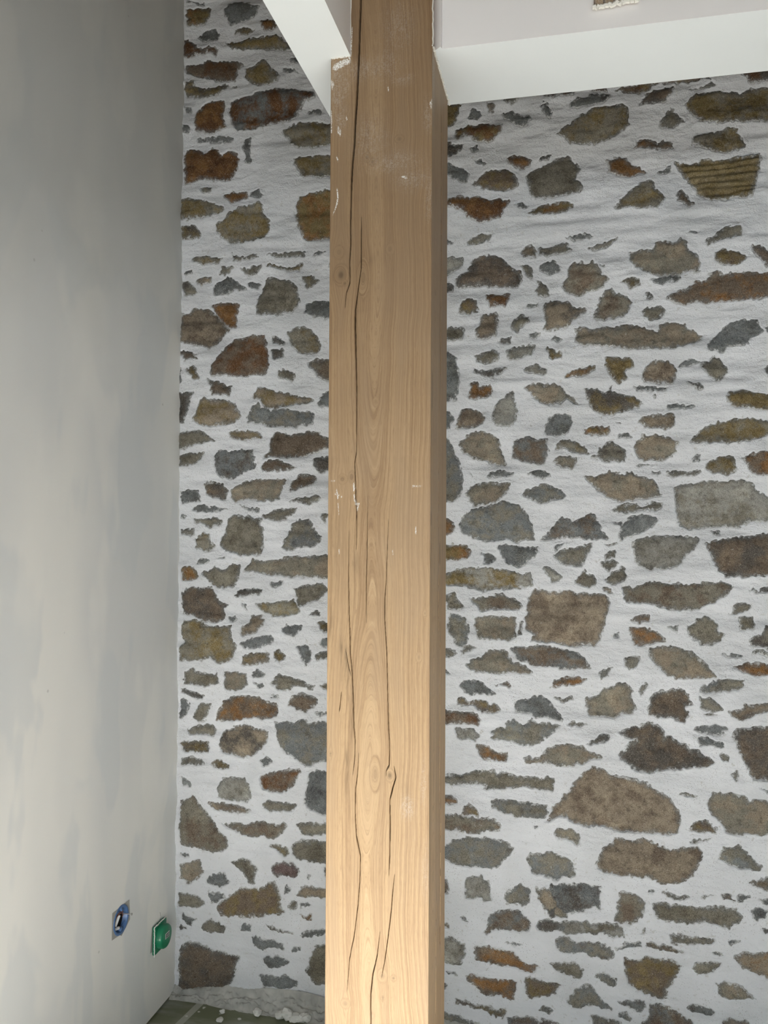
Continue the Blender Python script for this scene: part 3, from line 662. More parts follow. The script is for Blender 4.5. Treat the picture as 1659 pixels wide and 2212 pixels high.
db 31,80 38,76 46,73 50,75 58,71 66,73 73,80 73,86 79,83 83,88 88,91 92,92 95,96 103,96 108,100 114,103 118,108 112,112 100,111 86,114 70,115 60,116 50,116 42,109 34,103 33,98 38,96 38,91 48,87 40,85
s 100,79 102,75 118,74 128,75 131,79 120,83 104,81
gd 3,89 12,83 20,80 26,83 20,88 10,90
s 102,86 106,84 115,86 120,89 125,88 129,94 118,92 106,93
bd 134,84 138,76 150,76 165,74 180,74 180,128 165,124 153,123 150,117 145,109 142,100 138,92
g 122,100 126,98 132,102 132,106 126,106
gs 133,119 140,116 140,124 136,124
tb -35,160 -31,156 -28,147 -20,140 -13,133 -8,124 -2,119 8,111 18,113 25,119 35,119 45,121 55,125 65,131 78,139 82,145 88,155 86,164 84,171 74,173 60,171 45,171 34,170 22,167 12,165 -2,165 -10,160 -18,155
g 84,136 92,133 104,137 103,139 92,137
s 158,130 170,134 170,137 164,135
gt 111,143 118,134 135,136 145,138 149,144 156,140 172,142 172,170 160,174 145,172 130,171 124,163 116,156
by 95,168 98,164 101,159 107,160 112,159 116,165 120,168 117,172 108,171 100,169
T 1260 1770 4.158
tb 11,40 15,32 16,25 26,22 29,16 38,19 48,20 54,17 62,20 70,24 78,27 86,27 90,25 98,24 107,28 108,34 104,41 101,46 100,51 94,54 88,58 78,60 70,59 64,55 56,52 45,51 34,51 22,48 15,45
g 95,21 99,18 118,18 108,20 100,22
gs 122,33 127,26 130,24 136,24 139,22 145,27 150,33 156,38 161,42 160,46 153,47 142,45 130,40 123,37
t 148,57 156,55 172,52 172,65 160,62
ds -30,58 -22,59 -15,59 -10,58 2,58 6,60 15,59 15,70 16,82 8,79 -2,82 -12,82 -25,86 -30,88 -33,80 -31,68
gb 33,65 42,66 50,69 56,75 54,83 52,89 44,94 35,93 28,91 30,80
s 56,66 63,64 66,66 58,68
g 71,68 74,65 84,69 92,68 97,71 90,72 80,72
g 104,71 110,69 117,69 108,72
bd 123,69 131,67 134,71 138,74 126,74
s 139,68 149,68 150,72 139,75
s 158,71 170,70 172,78 162,76
g 62,75 70,74 78,77 88,76 98,78 110,79 125,80 138,82 142,87 142,92 132,98 120,95 110,92 95,94 80,92 66,90 64,84
s 150,82 158,80 165,84 165,88 156,92
l -20,92 -12,90 0,92 15,92 25,96 33,97 38,102 37,106 28,106 18,102 4,102 -10,104 -20,100
g 52,100 57,98 57,101 54,102
g 77,104 85,103 100,105 112,106 119,107 115,111 108,113 95,111 80,110
s 130,109 142,108 133,113
gd 160,97 172,98 172,104 162,102
s 28,115 38,111 52,110 52,115 40,115 28,117
by 55,110 62,109 66,112 72,110 80,114 86,117 90,118 84,121 75,119 66,117 57,115
bs -8,114 -2,110 3,109 12,112 20,111 21,115 20,120 23,128 15,126 5,120 -5,118 -18,115
s 115,118 120,118 128,123 118,122
to 135,123 142,118 155,120 172,118 180,118 180,145 165,143 155,139 143,134 138,128
by 36,124 50,126 56,122 65,126 78,125 84,131 88,134 84,143 80,149 75,155 77,162 70,163 62,161 50,156 42,150 38,142 37,134
g 99,136 102,130 112,128 118,127 124,130 122,133 114,139 104,141
gs 10,142 18,138 30,145 30,150 27,154 18,149
gt 119,147 126,145 135,148 143,150 150,157 154,159 145,161 135,161 122,158 121,152
ds 31,165 45,164 55,165 57,171 52,175 42,172 34,169
ds 93,168 98,164 108,166 118,171 116,177 106,174 95,172
gs 6,178 12,177 22,182 32,182 36,188 10,188
gs 31,176 38,174 43,180 40,182
bs 48,186 60,177 60,169 65,167 74,168 82,172 90,178 97,181 100,190 48,190
gt 125,182 132,179 138,180 145,180 152,188 125,188
T 960 1770
gs -6,30 2,28 9,20 18,21 24,18 32,19 40,20 50,20 58,22 68,25 71,30 75,31 74,35 68,42 62,48 58,53 50,54 40,52 25,52 10,50 4,45 -6,42
gs 88,43 93,36 105,37 115,36 122,38 134,41 137,48 142,55 142,61 136,65 128,64 122,67 115,65 108,62 94,60 92,53 90,48
l 21,66 28,63 30,61 40,62 43,66 48,67 50,78 51,88 45,89 38,85 30,87 24,86 23,78 21,72
gs 65,81 70,75 78,71 84,70 88,73 94,77 92,85 89,93 80,91 68,90 64,85
tg 98,73 105,75 110,74 117,78 128,79 130,88 130,95 134,100 132,107 124,105 116,102 108,95 102,86
b -6,62 3,66 5,76 5,81 -6,84
s 15,104 20,106 26,112 20,111
bs 42,124 45,115 48,105 50,100 56,98 65,97 70,95 82,97 86,103 92,108 93,115 92,120 80,122 65,120 55,121 47,125
ds 99,115 103,108 110,106 120,109 130,111 137,112 132,119 120,121 110,122 99,119
b -6,110 5,113 4,117 -6,117
g 147,112 153,108 158,111 175,110 185,112 192,116 192,120 178,121 165,124 152,123 148,118
gs 119,130 124,126 132,127 140,130 147,133 155,130 166,132 178,138 183,143 182,150 170,151 158,148 150,144 142,143 132,143 124,141 120,135
l -6,128 8,127 14,131 22,134 22,143 20,152 18,158 8,159 -6,154
s 63,133 75,134 85,136 78,137
bo 33,137 42,136 55,138 66,140 75,143 80,147 84,153 90,157 98,155 104,158 98,163 94,167 85,165 75,162 64,160 60,161 54,157 42,155 34,152 32,145
g 113,155 120,153 125,153 135,153 144,155 150,163 150,170 146,174 135,169 122,163
s 2,166 12,167 12,170 3,170
bo 22,168 28,167 40,170 55,173 70,174 80,176 77,185 75,198 68,198 60,193 50,192 42,191 34,182 25,175
by 86,173 92,171 102,174 115,177 128,181 122,187 121,193 114,194 100,194 92,195 87,190 87,182
gs 132,200 135,193 142,184 150,181 156,180 163,186 170,196 178,204 182,208 170,207 160,203 150,206 138,205
bd -6,178 2,180 3,185 -6,190
s 17,183 23,190 20,187
by 12,195 20,196 30,200 45,204 58,208 67,208 66,214 58,216 50,212 40,208 28,204 12,200
gs 100,207 108,203 118,208 117,211 108,210
gs -6,208 10,211 25,216 40,222 -6,224
bs 66,216 78,214 90,213 102,217 112,216 125,222 68,224
"""

# ------------------------------------------------------------------ setting: floor, ceiling, walls
def slab(name, *a, mat=M_SKIM):
    bm = bmesh.new(); box(bm, *a); return link(name, bm, mat, kind='structure')
slab('floor', XL-.1, 3.3, -3.1, YW+.15, -.12, 0, mat=M_FLOOR)
slab('ceiling', XL-.1, 3.3, -3.1, YW+.15, ZT, ZT+.1, mat=flat('unseen_ceiling_dark', (.16, .12, .085), .8, .2, .2, 8))  # unseen ceiling, coloured dark to cut light bounced from above
slab('wall_right', 3.2, 3.3, -3.1, YW+.15, 0, ZT, mat=M_SKIM)
# unseen front wall behind the camera; window height and sill shaped to place the sun patch
bm = bmesh.new()
box(bm, XL-.1, -.25, -3.15, -3.0, 0, ZT); box(bm, 1.65, 3.3, -3.15, -3.0, 0, ZT); box(bm, -.25, 1.65, -3.15, -3.0, 2.15, ZT); box(bm, -.25, 1.65, -3.15, -3.0, 0, 1.15)
link('wall_front', bm, M_SKIM, kind='structure')

# left wall: a skimmed face with a round hole cut for the empty electrical box
SB = onX(261, 1987, XL)                       # centre of the open box
GB = onX(342, 2020, XL)                       # centre of the green lidded box
RB = .036
bm = bmesh.new()
y0, y1, z0, z1 = -3.1, YW+.05, .007, ZT
outer = [bm.verts.new((XL, y, z)) for y, z in ((y0, z0), (y1, z0), (y1, z1), (y0, z1))]
oe = [bm.edges.new((outer[i], outer[(i+1) % 4])) for i in range(4)]
ring = [bm.verts.new((XL, SB[1]+RB*math.cos(a), SB[2]+RB*math.sin(a))) for a in np.linspace(0, 2*math.pi, 33)[:-1]]
ie = [bm.edges.new((ring[i], ring[(i+1) % 32])) for i in range(32)]
bmesh.ops.triangle_fill(bm, edges=oe+ie, use_beauty=True)
back = [bm.verts.new((XL-.1, v.co.y, v.co.z)) for v in outer]
for i in range(4): bm.faces.new((outer[i], outer[(i+1) % 4], back[(i+1) % 4], back[i]))
bm.faces.new(back)
wl = link('wall_left', bm, M_SKIM, kind='structure')

# ------------------------------------------------------------------ stone wall
PAL = dict(g=(.185, .172, .138), s=(.150, .162, .165), b=(.135, .104, .076), y=(.165, .125, .055), o=(.20, .105, .038),
           r=(.105, .050, .020), d=(.085, .076, .066), t=(.235, .195, .145), l=(.27, .265, .24), p=(.125, .090, .086),
           h=(.21, .17, .095), k=(.10, .105, .108))
polys = []
tx = ty = 0; sc = 5.0
for ln in STONES.strip().split('\n'):
    w = ln.split()
    if w[0] == 'T':
        tx, ty = float(w[1]), float(w[2]); sc = float(w[3]) if len(w) > 3 else 4.997
        continue
    pts = np.array([[float(a) for a in q.split(',')] for q in w[1:]])*10/sc + (tx, ty)
    # stones cut by the frame or hidden by the post are rounded off where the photo cannot see them
    q = []
    for i, p_ in enumerate(pts):
        n_ = pts[(i+1) % len(pts)]; q.append(p_)
        for hit, s_ in ((lambda v: v[0] > 1655, 1), (lambda v: 716 < v[0] < 730, 1), (lambda v: 940 < v[0] < 959.2, -1)):
            if hit(p_) and hit(n_) and abs(p_[1]-n_[1]) > 12:
                L_ = abs(p_[1]-n_[1]); rr_ = random.Random(int(p_[1]))
                for t_ in (.25, .6, .85): q.append(p_+(n_-p_)*t_+np.array([s_*L_*rr_.uniform(.25, .5)*math.sin(t_*math.pi)**.7, 0]))
                break
    pts = np.array(q)
    P = onY(pts[:, 0], pts[:, 1], YW)
    polys.append((w[0], P[:, [0, 2]]))

def sdf_poly(PX, PZ, V):
    """signed distance (negative inside) of points to a polygon"""
    d2 = np.full(PX.shape, 1e9); ins = np.zeros(PX.shape, bool)
    n = len(V)
    for i in range(n):
        ax, az = V[i-1]; bx, bz = V[i]
        ex, ez = bx-ax, bz-az; wx, wz = PX-ax, PZ-az
        t = np.clip((wx*ex+wz*ez)/max(ex*ex+ez*ez, 1e-12), 0, 1)
        d2 = np.minimum(d2, (wx-ex*t)**2+(wz-ez*t)**2)
        c = ((az > PZ) != (bz > PZ))
        if az != bz: ins ^= c & (PX < (bx-ax)*(PZ-az)/(bz-az)+ax)
    d = np.sqrt(d2); return np.where(ins, -d, d)

GS = 0.0027
gx = np.arange(XL-.02, 1.45, GS); gz = np.arange(-.02, ZT+.02, GS)
GX, GZ = np.meshgrid(gx, gz)
jx = .0050*fbm(GX, GZ, .026, .020, 5, 3, .7) + .0034*vnoise(GX, GZ, .007, .007, 77)
jz = .0060*fbm(GX, GZ, .026, .020, 35, 3, .7) + .0036*vnoise(GX, GZ, .007, .007, 79)
SD = np.full(GX.shape, .2); ID = np.full(GX.shape, -1, int)
allp = []
def stamp(code, V):
    k = len(allp); allp.append((code, V)); pad = .05
    i0, i1 = np.searchsorted(gx, [V[:, 0].min()-pad, V[:, 0].max()+pad]); j0, j1 = np.searchsorted(gz, [V[:, 1].min()-pad, V[:, 1].max()+pad])
    if i1-i0 < 2 or j1-j0 < 2: return
    s = (slice(j0, j1), slice(i0, i1))
    d = sdf_poly(GX[s]+jx[s], GZ[s]+jz[s], V)
    mk = d < SD[s]
    a = SD[s]; a[mk] = d[mk]; b = ID[s]; b[mk] = k
for c, V in polys: stamp(c, V)
# carry the same masonry on where the photograph does not look (behind the post and bulkhead, further right)
rs = random.Random(3)
def hidden(x, z): return (-.735 < x < -.36 and z < 3.3) or x > .655 or (z > 2.86 and x > -.3) or (z > 2.72 and -.70 < x < -.3)
for sx, sz in ((.93, 0), (.93, .45), (.37, .0), (.37, .8), (.55, -.5), (.40, 1.3), (1.35, .2), (.1, .9), (.3, 1.9), (-.15, .33), (.2, -.4), (1.2, 1.1), (.8, 1.6)) + tuple((rs.uniform(-.3, 1.6), rs.uniform(-1.6, 1.6)) for _ in range(70)):
    for c, V in polys:
        W = V + (sx, sz); W[:, 1] += 0
        cx, cz = W.mean(0)
        if not hidden(cx, cz) or not all(hidden(x, z) for x, z in W): continue
        ix = np.clip(((W[:, 0]-gx[0])/GS).astype(int), 0, len(gx)-1); iz = np.clip(((W[:, 1]-gz[0])/GS).astype(int), 0, len(gz)-1)
        jc, ic = min(max(int((cz-gz[0])/GS), 0), len(gz)-1), min(max(int((cx-gx[0])/GS), 0), len(gx)-1)
        if SD[iz, ix].min() > .009 and SD[jc, ic] > .015: stamp(c, W)
inside = ID.clip(0)
npz = len(allp)
C1 = np.zeros((npz, 3)); C2 = np.zeros((npz, 3)); RN = np.zeros(npz); RIDGE = np.zeros(npz); TILT = np.zeros((npz, 2)); CEN = np.zeros((npz, 2)); OFF = np.zeros(npz)
for k, (c, V) in enumerate(allp):
    f = 1.16+.34*rs.random()
    C1[k] = np.array(PAL[c[0]])*f; C2[k] = np.array(PAL[c[1]])*f if len(c) > 1 else np.array(PAL[c[0]])*f*(.62, .60, .56)
    RN[k] = rs.random()*7; RIDGE[k] = 1.0 if 'h' in c else (.5 if 'k' in c else 0)
    TILT[k] = (rs.uniform(-.05, .05), rs.uniform(-.05, .05)); CEN[k] = V.mean(0); OFF[k] = rs.uniform(-.0015, .002)
base = .011*fbm(GX, GZ, .26, .15, 11, 2) + .009*fbm(GX, GZ, .16, .040, 23, 2)
lump = np.exp(-np.clip(SD, 0, 1)/.02)
Hm = base + .0045*lump*(.4+.6*vnoise(GX, GZ, .06, .06, 9)) + .0014*fbm(GX, GZ, .018, .009, 41, 3, .6) - .0035
rec = np.clip((.0015-SD)/.006, 0, 1); rec = rec*rec*(3-2*rec)
Hm = Hm - .016*rec
ins = np.clip(-SD, 0, 1)
ridge = RIDGE[inside]*np.where(RIDGE[inside] > .9, .0022*np.sin((GZ-.02*GX)*2*math.pi/.0185+2.0*vnoise(GX, GZ, .05, .02, 3)), .0022*np.sin((GZ-1.1*GX)*2*math.pi/.017))
Hs = base - .0033 + OFF[inside] + .0055*(1-np.exp(-ins/.014)) + .0034*fbm(GX, GZ, .045, .030, 61, 4, .62) + ridge \
     + np.clip(TILT[inside][..., 0]*(GX-CEN[inside][..., 0])+TILT[inside][..., 1]*(GZ-CEN[inside][..., 1]), -.004, .004) - 2.2*np.clip(SD, 0, 1)
mort = np.stack([GX, YW-Hm, GZ], -1)
wb = grid_mesh('wall_back', mort, M_MORT, kind='structure')
keep = (SD[:-1, :-1] < .007) & (SD[1:, 1:] < .007)
st = grid_mesh('stonework', np.stack([GX, YW-Hs, GZ], -1), M_STONE, parent=wb, keep=keep,
               attrs=dict(c1=C1[inside], c2=C2[inside], rnd=RN[inside], sdf=np.clip(SD, -.05, .05)))
st['label'] = 'brown, ochre and grey rubble stones showing through the white mortar'
bm = bmesh.new(); box(bm, XL-.1, 3.3, YW+.04, YW+.15, 0, ZT); box(bm, 1.4, 3.3, YW, YW+.04, 0, ZT)
link('masonry_core', bm, M_MORT, parent=wb)

# rough mortar left along the foot of the stone wall
xs = np.arange(XL, 1.4, .0025); tt = np.linspace(0, 1, 26)
T, X = np.meshgrid(tt, xs)
rgh = .012*fbm(X, T*.12, .06, .03, 91, 4, .6) + .010*fbm(X, T*.12, .02, .016, 95, 3, .7)
wdt = .055+.035*vnoise(X, X*0, .22, 1, 17); hgt = .038+.022*vnoise(X, X*0, .13, 1, 19)
ff = np.stack([X, YW+.01-T*(wdt+.01)+rgh*.5*T, np.clip(hgt*(1-T)**1.3+rgh*np.sin(math.pi*T)**.6, -.004, 1)-.002*T], -1)
grid_mesh('trim_1', ff, flat('grubby_mortar', (.42, .42, .39), .95, .1, .5, 30), kind='structure')

# ------------------------------------------------------------------ plastered bulkheads over the post
bm = bmesh.new()
def prism(bm, xy, z0, z1):
    a = [bm.verts.new((x, y, z0)) for x, y in xy]; b = [bm.verts.new((x, y, z1)) for x, y in xy]
    n = len(xy)
    for i in range(n): bm.faces.new((a[i], a[(i+1) % n], b[(i+1) % n], b[i]))
    bm.faces.new(a); bm.faces.new(b)
XA = -.521; YR = 1.764; YF = 1.552
# left arm up to the post, running towards the room
prism(bm, [(XA, -1.6), (XN, -1.6), (XN, YC+.012), (XC0-.002, YC+.012), (XC0-.002, YR), (XA, YR)], ZS, ZT)
bl = link('wall_bulkhead_left', bm, M_SOFF, kind='structure')
bm = bmesh.new()
prism(bm, [(XC1-.001, YC+.02), (XC1+.015, YC+.006), (XC1+.017, YF), (3.2, YF+.004), (3.2, YR), (XC1-.001, YR)], ZS, ZT)
brt = link('wall_bulkhead_right', bm, M_SOFF, kind='structure')
for o in (bl, brt):
    o.data.materials.append(M_UPPER)
    for p in o.data.polygons:
        if abs(p.normal.z) < .5: p.material_index = 1
bm = bmesh.new(); box(bm, XC0-.002, XC1-.001, YCB+.001, YR, ZS, ZT); link('trim_2', bm, M_SOFF, kind='structure')

# ------------------------------------------------------------------ the oak post
def W(x, y): return onY(np.array(x, float), np.array(y, float), YC)[..., [0, 2]]
post = bpy.data.objects.new('oak_post', None); COL.objects.link(post)
post.location = ((XC0+XC1)/2, (YC+YCB)/2, 0)
tag(post, 'square planed oak post with long drying cracks, standing in front of the stone wall', 'post')
OX, OY = post.location.x, post.location.y
CR = [ # x, y (photo), width in photo px
 [(778,-60,5),(779,0,5),(779,15,5),(777,68,5),(776,101,4.6),(775,132,5),(773,172,5),(771,215,5),(767,273,5),(765,316,5),(761.6,354,4.6),(759,405,4.2),(758,456,3.6),(757,494,3),(758,523,2.6),(755,568,2.2),(756,595,2),(755.7,611,1.6),(748,633,1.1),(745,663,.4)],
 [(781,470,.4),(780.5,500,1.3),(780,581,1.5),(776,608,2),(772.7,633,2.2),(768,667,3.5),(767,697,4.6),(767.7,726,4),(769,771,3),(770.4,839,2.2),(770.4,907,2),(770.4,975,1.6),(766,1000,1.6),(768,1041,2),(768.7,1076,2.4),(770.6,1114,1.8),(770.6,1149,1.4),(769.5,1187,.3)],
 [(754,1146,.4),(753,1244,1.4),(754,1320,1.8),(755.7,1366,2.2),(757,1412,2.2),(761,1456,2),(762.7,1502,2.2),(764.6,1570,1.8),(767,1600,1.6),(766,1641,1.2),(762.5,1672,.3)],
 [(775,1628,.3),(772,1675,1.2),(768,1705,1.6),(767,1755,1.7),(770,1807,1.4),(778.5,1849,1.4),(777,1904,1.4),(773,1957,1.3),(764.7,2023,1.2),(755,2070,1),(749.5,2140,.3)],
 [(794.5,1073,.2),(793,1190,1.1),(791,1271,1.2),(791.7,1344,.2)],
 [(839,1120,.2),(836,1200,.9),(833.8,1258,1.1),(831,1293,1.7),(831,1339,1.6),(835,1407,1.5),(837,1488,1.6),(839,1570,2.2),(840.8,1600,2.2),(841,1652,1.8),(834,1664,1),(834,1676,.3)],
 [(851,1655,.3),(855,1680,1.6),(848,1702,2.4),(841.6,1730,2.4),(842.7,1780,3),(841.6,1849,2.2),(840,1890,.4)],
 [(852,1890,.4),(847.7,1932,1.5),(845,1968,1.6),(839.4,2015,1.5),(831,2076,1.1),(824,2110,.3)],
 [(821,2012,.3),(814.5,2065,1.4),(805,2106,2.4),(800.7,2148,2.8),(800.7,2212,3),(799,2300,3),(799,2500,1)],
 [(737.5,1494,.6),(734,1529,2.2),(733,1536,.4)],
 [(746,1400,.2),(753,1440,.9),(759,1462,.3)],
]
hx = np.linspace(XC0, XC1, 330)
hz = np.concatenate([[0.0, .2, .35], np.arange(.42, 2.62, .0028), [2.75, 3.0, ZT]])
HX, HZ = np.meshgrid(hx, hz)
zt_of = lambda y: W(820, y)[1]
# pith depth along the post: where it shrinks the growth rings open into cathedrals
ky = [-100,0,300,500,620,850,1100,1350,1600,1690,1850,2000,2140,2300,2900]; kd = [.010,.012,.016,.014,.014,.022,.036,.030,.012,.008,.020,.018,.011,.014,.03]
dz = np.interp(-HZ, [-zt_of(y) for y in ky], kd)
wob = .004*vnoise(HX*.3, HZ, .05, .12, 201)+.0012*vnoise(HX, HZ, .03, .05, 203)
x0 = W(806, 1106)[0]+.012*vnoise(HX*0, HZ, 1, .35, 205)
gx_ = HX+wob
paint = np.zeros(HX.shape); dark = np.zeros(HX.shape)
bul = np.zeros(HX.shape); kn = np.zeros(HX.shape)
KN = [(737,594,.016,.022,1),(842,1675,.009,.013,1),(785,600,.014,.040,.35),(811,1672,.012,.036,.35),(843,538,.009,.012,.4),(863,300,.010,.008,.5),(793,340,.008,.010,.6),
      (805,350,.006,.008,.5),(827,2157,.005,.004,1),(850,2113,.006,.006,.8),(826,2108,.010,.014,.5),(714,1628,.005,.005,.7),(740,1035,.010,.010,.4),(760,1030,.007,.012,.5),
      (746,2168,.010,.010,.45),(905,1420,.006,.010,.35),(918,1325,.004,.007,.4),(733,545,.012,.014,.35),(745,612,.006,.006,.8),(812,868,.006,.010,.2)]
for (px, py, rx, rz, s) in KN:
    kx, kz = W(px, py); r = np.sqrt(((HX-kx)/rx)**2+((HZ-kz)/rz)**2)
    bul += np.sign(HX-kx)*rx*.9*np.exp(-np.abs(HX-kx)/(rx*1.6))*np.exp(-((HZ-kz)/(rz*2.4))**2)*min(1, s+.3)*(r > .9)
    kn = np.where(r < 1.0, 1, kn)
    core = np.exp(-(r*2.2)**2); dark = np.maximum(dark, core*s*.55)
    ringm = np.exp(-((r-1)/.10)**2); dark = np.maximum(dark, ringm*.16*s**.5)
Gr = np.sqrt((gx_-bul-x0)**2+dz**2) + .22*(gx_-x0)
for (px, py, rx, rz, s) in KN:
    kx, kz = W(px, py); r = np.sqrt(((HX-kx)/rx)**2+((HZ-kz)/rz)**2)
    Gr = np.where(r < 1, (r*rx*.55+.3)*1.0+.10*(HX-kx), Gr)
def stroke(pts, arr, prof, val=1.0):
    """stamp a poly-line (photo px + width px) into arr on the post's face"""
    P = [(*W(a, b), c*.000864/2) for a, b, c in pts]
    for (ax, az, aw), (bx, bz, bw) in zip(P, P[1:]):
        pad = .02
        j = (hz >= min(az, bz)-pad) & (hz <= max(az, bz)+pad)
        if not j.any(): continue
        sx, sz = HX[j], HZ[j]; ex, ez = bx-ax, bz-az
        t = np.clip(((sx-ax)*ex+(sz-az)*ez)/(ex*ex+ez*ez), 0, 1)
        d = np.hypot(sx-ax-ex*t, sz-az-ez*t); w = aw+(bw-aw)*t
        arr[j] = np.maximum(arr[j], val*prof(d, w))
groove = np.zeros(HX.shape)
jag = .0004*vnoise(HX*0, HZ, 1, .012, 301)
for c in CR:
    stroke(c, groove, lambda d, w: np.clip((w*.8+.00022-d)/.0004, 0, 1)*np.clip(w/.0009, .12, 1))
    stroke(c, dark, lambda d, w: np.clip((w*.8+.00028-d)/.0004, 0, 1)*.97)  # shade inside the cracks painted near-black over the real groove
# brown stain beside the third crack
for px, py, rx, rz, s in ((748,1425,.004,.030,.4),(752,1462,.005,.022,.45),(757,1500,.006,.03,.3),(737,1400,.003,.04,.3),(738,1410,.003,.05,.3),(760,1560,.004,.04,.3),(750,1690,.006,.03,.3),
                          (716,1340,.004,.03,.3),(768,1215,.008,.02,.2),(728,1190,.02,.06,.12),(805,560,.02,.01,.1),(750,1640,.005,.03,.3),(880,1700,.01,.04,.12)):
    kx, kz = W(px, py); dark = np.maximum(dark, 1.25*s*np.exp(-((HX-kx)/rx)**2-((HZ-kz)/rz)**2)*(.6+.9*fbm(HX, HZ, .003, .03, 401, 3, .7)))
# lime and paint splashes
soft = lambda d, w: np.clip((w-d)/.0006+.5, 0, 1)*1.6
for c in ([(731,276,4),(733,285,8),(735,292,2)],[(748,252,2),(749,258,3)],[(933,216,2),(931,224,7),(932,232,3)],[(838,187,1.6),(839,195,2)],
          [(728,408,2),(730,425,3),(728,440,3),(723,455,2),(719,464,1)],[(727,338,1.5),(730,347,3)],[(716,175,3),(719,182,7),(718,192,3)],
          [(764,1046,3),(765,1054,4),(764,1060,2)],[(765,1068,2),(766,1080,3),(769,1088,4),(773,1093,6),(772,1101,3)],[(763,1087,1.2),(776,1089,1.5)],
          [(727,1058,1.5),(729,1070,3),(730,1078,2)],[(712,1065,1),(722,1065,2),(738,1073,1)],[(712,1038,1),(723,1038,1.5)],[(730,1088,1),(732,1110,1.2)],
          [(898,1140,2),(898,1152,2.5)],[(732,1188,1.5),(733,1196,1)],[(848,1190,1.5),(849,1196,1.5)],[(891,1050,1),(920,1049,1.2)],
          [(868,381,3),(878,384,4)],[(938,300,1.4),(936,290,1.6),(934,330,1)],[(938,90,2),(937,110,4),(940,117,4)],
          [(716,128,3),(728,122,4),(742,122,4),(757,120,6)],[(716,240,2),(716,285,3)],[(761,60,1.5),(758,118,3)]):
    stroke(c, paint, soft)
for px, py, rx, rz, s in ((880,1742,.012,.020,.62),(915,1690,.006,.04,.4),(920,1880,.008,.05,.25),(728,160,.012,.03,.42),(730,210,.014,.03,.45),(735,255,.014,.03,.40),(745,185,.01,.02,.45),(790,150,.05,.02,.36),(835,140,.03,.03,.34),
                          (890,385,.03,.02,.38),(850,350,.05,.02,.36),(930,420,.01,.05,.36),(925,250,.01,.03,.38),(870,172,.02,.01,.4),(800,300,.03,.04,.33),(860,60,.03,.05,.30)):
    kx, kz = W(px, py); paint = np.maximum(paint, .55*s*np.exp(-((HX-kx)/rx)**2-((HZ-kz)/rz)**2)*(.75+.5*vnoise(HX, HZ, .003, .006, 403)))
# filler smear under the left soffit
fx, fz = W(738, 139); ff_ = sdf_poly(HX, HZ, np.array([W(a, b) for a, b in ((717,150),(722,140),(738,131),(756,124),(758,135),(745,141),(728,150))]))
paint = np.maximum(paint, np.clip(-ff_/.001+.6, 0, 1)*2)
edge = np.exp(-np.minimum(HX-XC0, XC1-HX)/.0012)
Yf = YC + .030*groove + .0009*edge + .0004*vnoise(HX, HZ, .02, .2, 501) - .0006*np.clip(paint-.9, 0, 1)
HX2 = HX.copy()
up_ = hz > ZS+.002
HX2[up_] = np.maximum(HX2[up_], XN)
loc = lambda A: A-np.array([OX, OY, 0.0])
face = np.stack([HX2, Yf, HZ], -1)
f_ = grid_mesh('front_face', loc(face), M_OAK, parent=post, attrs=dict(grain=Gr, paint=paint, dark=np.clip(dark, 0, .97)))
# body: the two sides and the back, with the housing cut away at the top left
def side(name, X, x_is, ya, yb, seed, marks, zr=(0, ZT)):
    ys = np.linspace(ya, yb, 90); zz = np.concatenate([[zr[0]], np.arange(max(.4, zr[0]+.01), min(2.6, zr[1]-.01), .004), [zr[1]]])
    YY, ZZ = np.meshgrid(ys, zz)
    g = np.sqrt((YY-ya-.05+.004*vnoise(YY*.3, ZZ, .05, .2, seed))**2+(.10+.01*vnoise(YY*0, ZZ, 1, .4, seed+2))**2)+.5
    dk = np.zeros(YY.shape)
    for (y0_, z0_, z1_, w_, s_) in marks:
        cy = ya+y0_+.004*vnoise(YY*0, ZZ, 1, .25, seed+5)+.001*vnoise(YY*0, ZZ, 1, .03, seed+6)
        tz = np.clip((ZZ-z0_)/(z1_-z0_), 0, 1); dk = np.maximum(dk, s_*np.clip((w_-np.abs(YY-cy))/.0009+.5, 0, 1)*np.clip(np.sin(math.pi*tz)*2.2, 0, 1))
    dep = .008*dk*(dk > .5)
    XX = X + (-dep if x_is > 0 else dep)
    if x_is == 0: P = np.stack([YY*0+X, YY, ZZ], -1)
    else: P = np.stack([XX, YY, ZZ], -1)
    pt = np.clip(.2*np.exp(-((ZZ-ZS)/.12)**2)*(YY < ya+.03), 0, 1)
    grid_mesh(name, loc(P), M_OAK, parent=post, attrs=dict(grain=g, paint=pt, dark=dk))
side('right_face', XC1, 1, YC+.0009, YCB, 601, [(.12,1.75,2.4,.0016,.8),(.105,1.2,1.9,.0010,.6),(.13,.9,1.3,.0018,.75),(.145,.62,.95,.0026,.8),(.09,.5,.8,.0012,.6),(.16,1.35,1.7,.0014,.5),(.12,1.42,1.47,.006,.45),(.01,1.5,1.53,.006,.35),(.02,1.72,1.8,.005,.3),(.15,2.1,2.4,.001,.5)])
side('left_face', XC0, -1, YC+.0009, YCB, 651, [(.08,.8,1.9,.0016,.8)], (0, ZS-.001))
bm = bmesh.new(); box(bm, XC0+.001-OX, XC1-.009-OX, YC+.033-OY, YCB-OY, 0, ZS-.001); box(bm, XN-OX, XC1-.009-OX, YC+.033-OY, YCB-OY, ZS-.001, ZT)
link('heartwood', bm, flat('oak_core', (.40, .26, .14), .7, .2), parent=post)
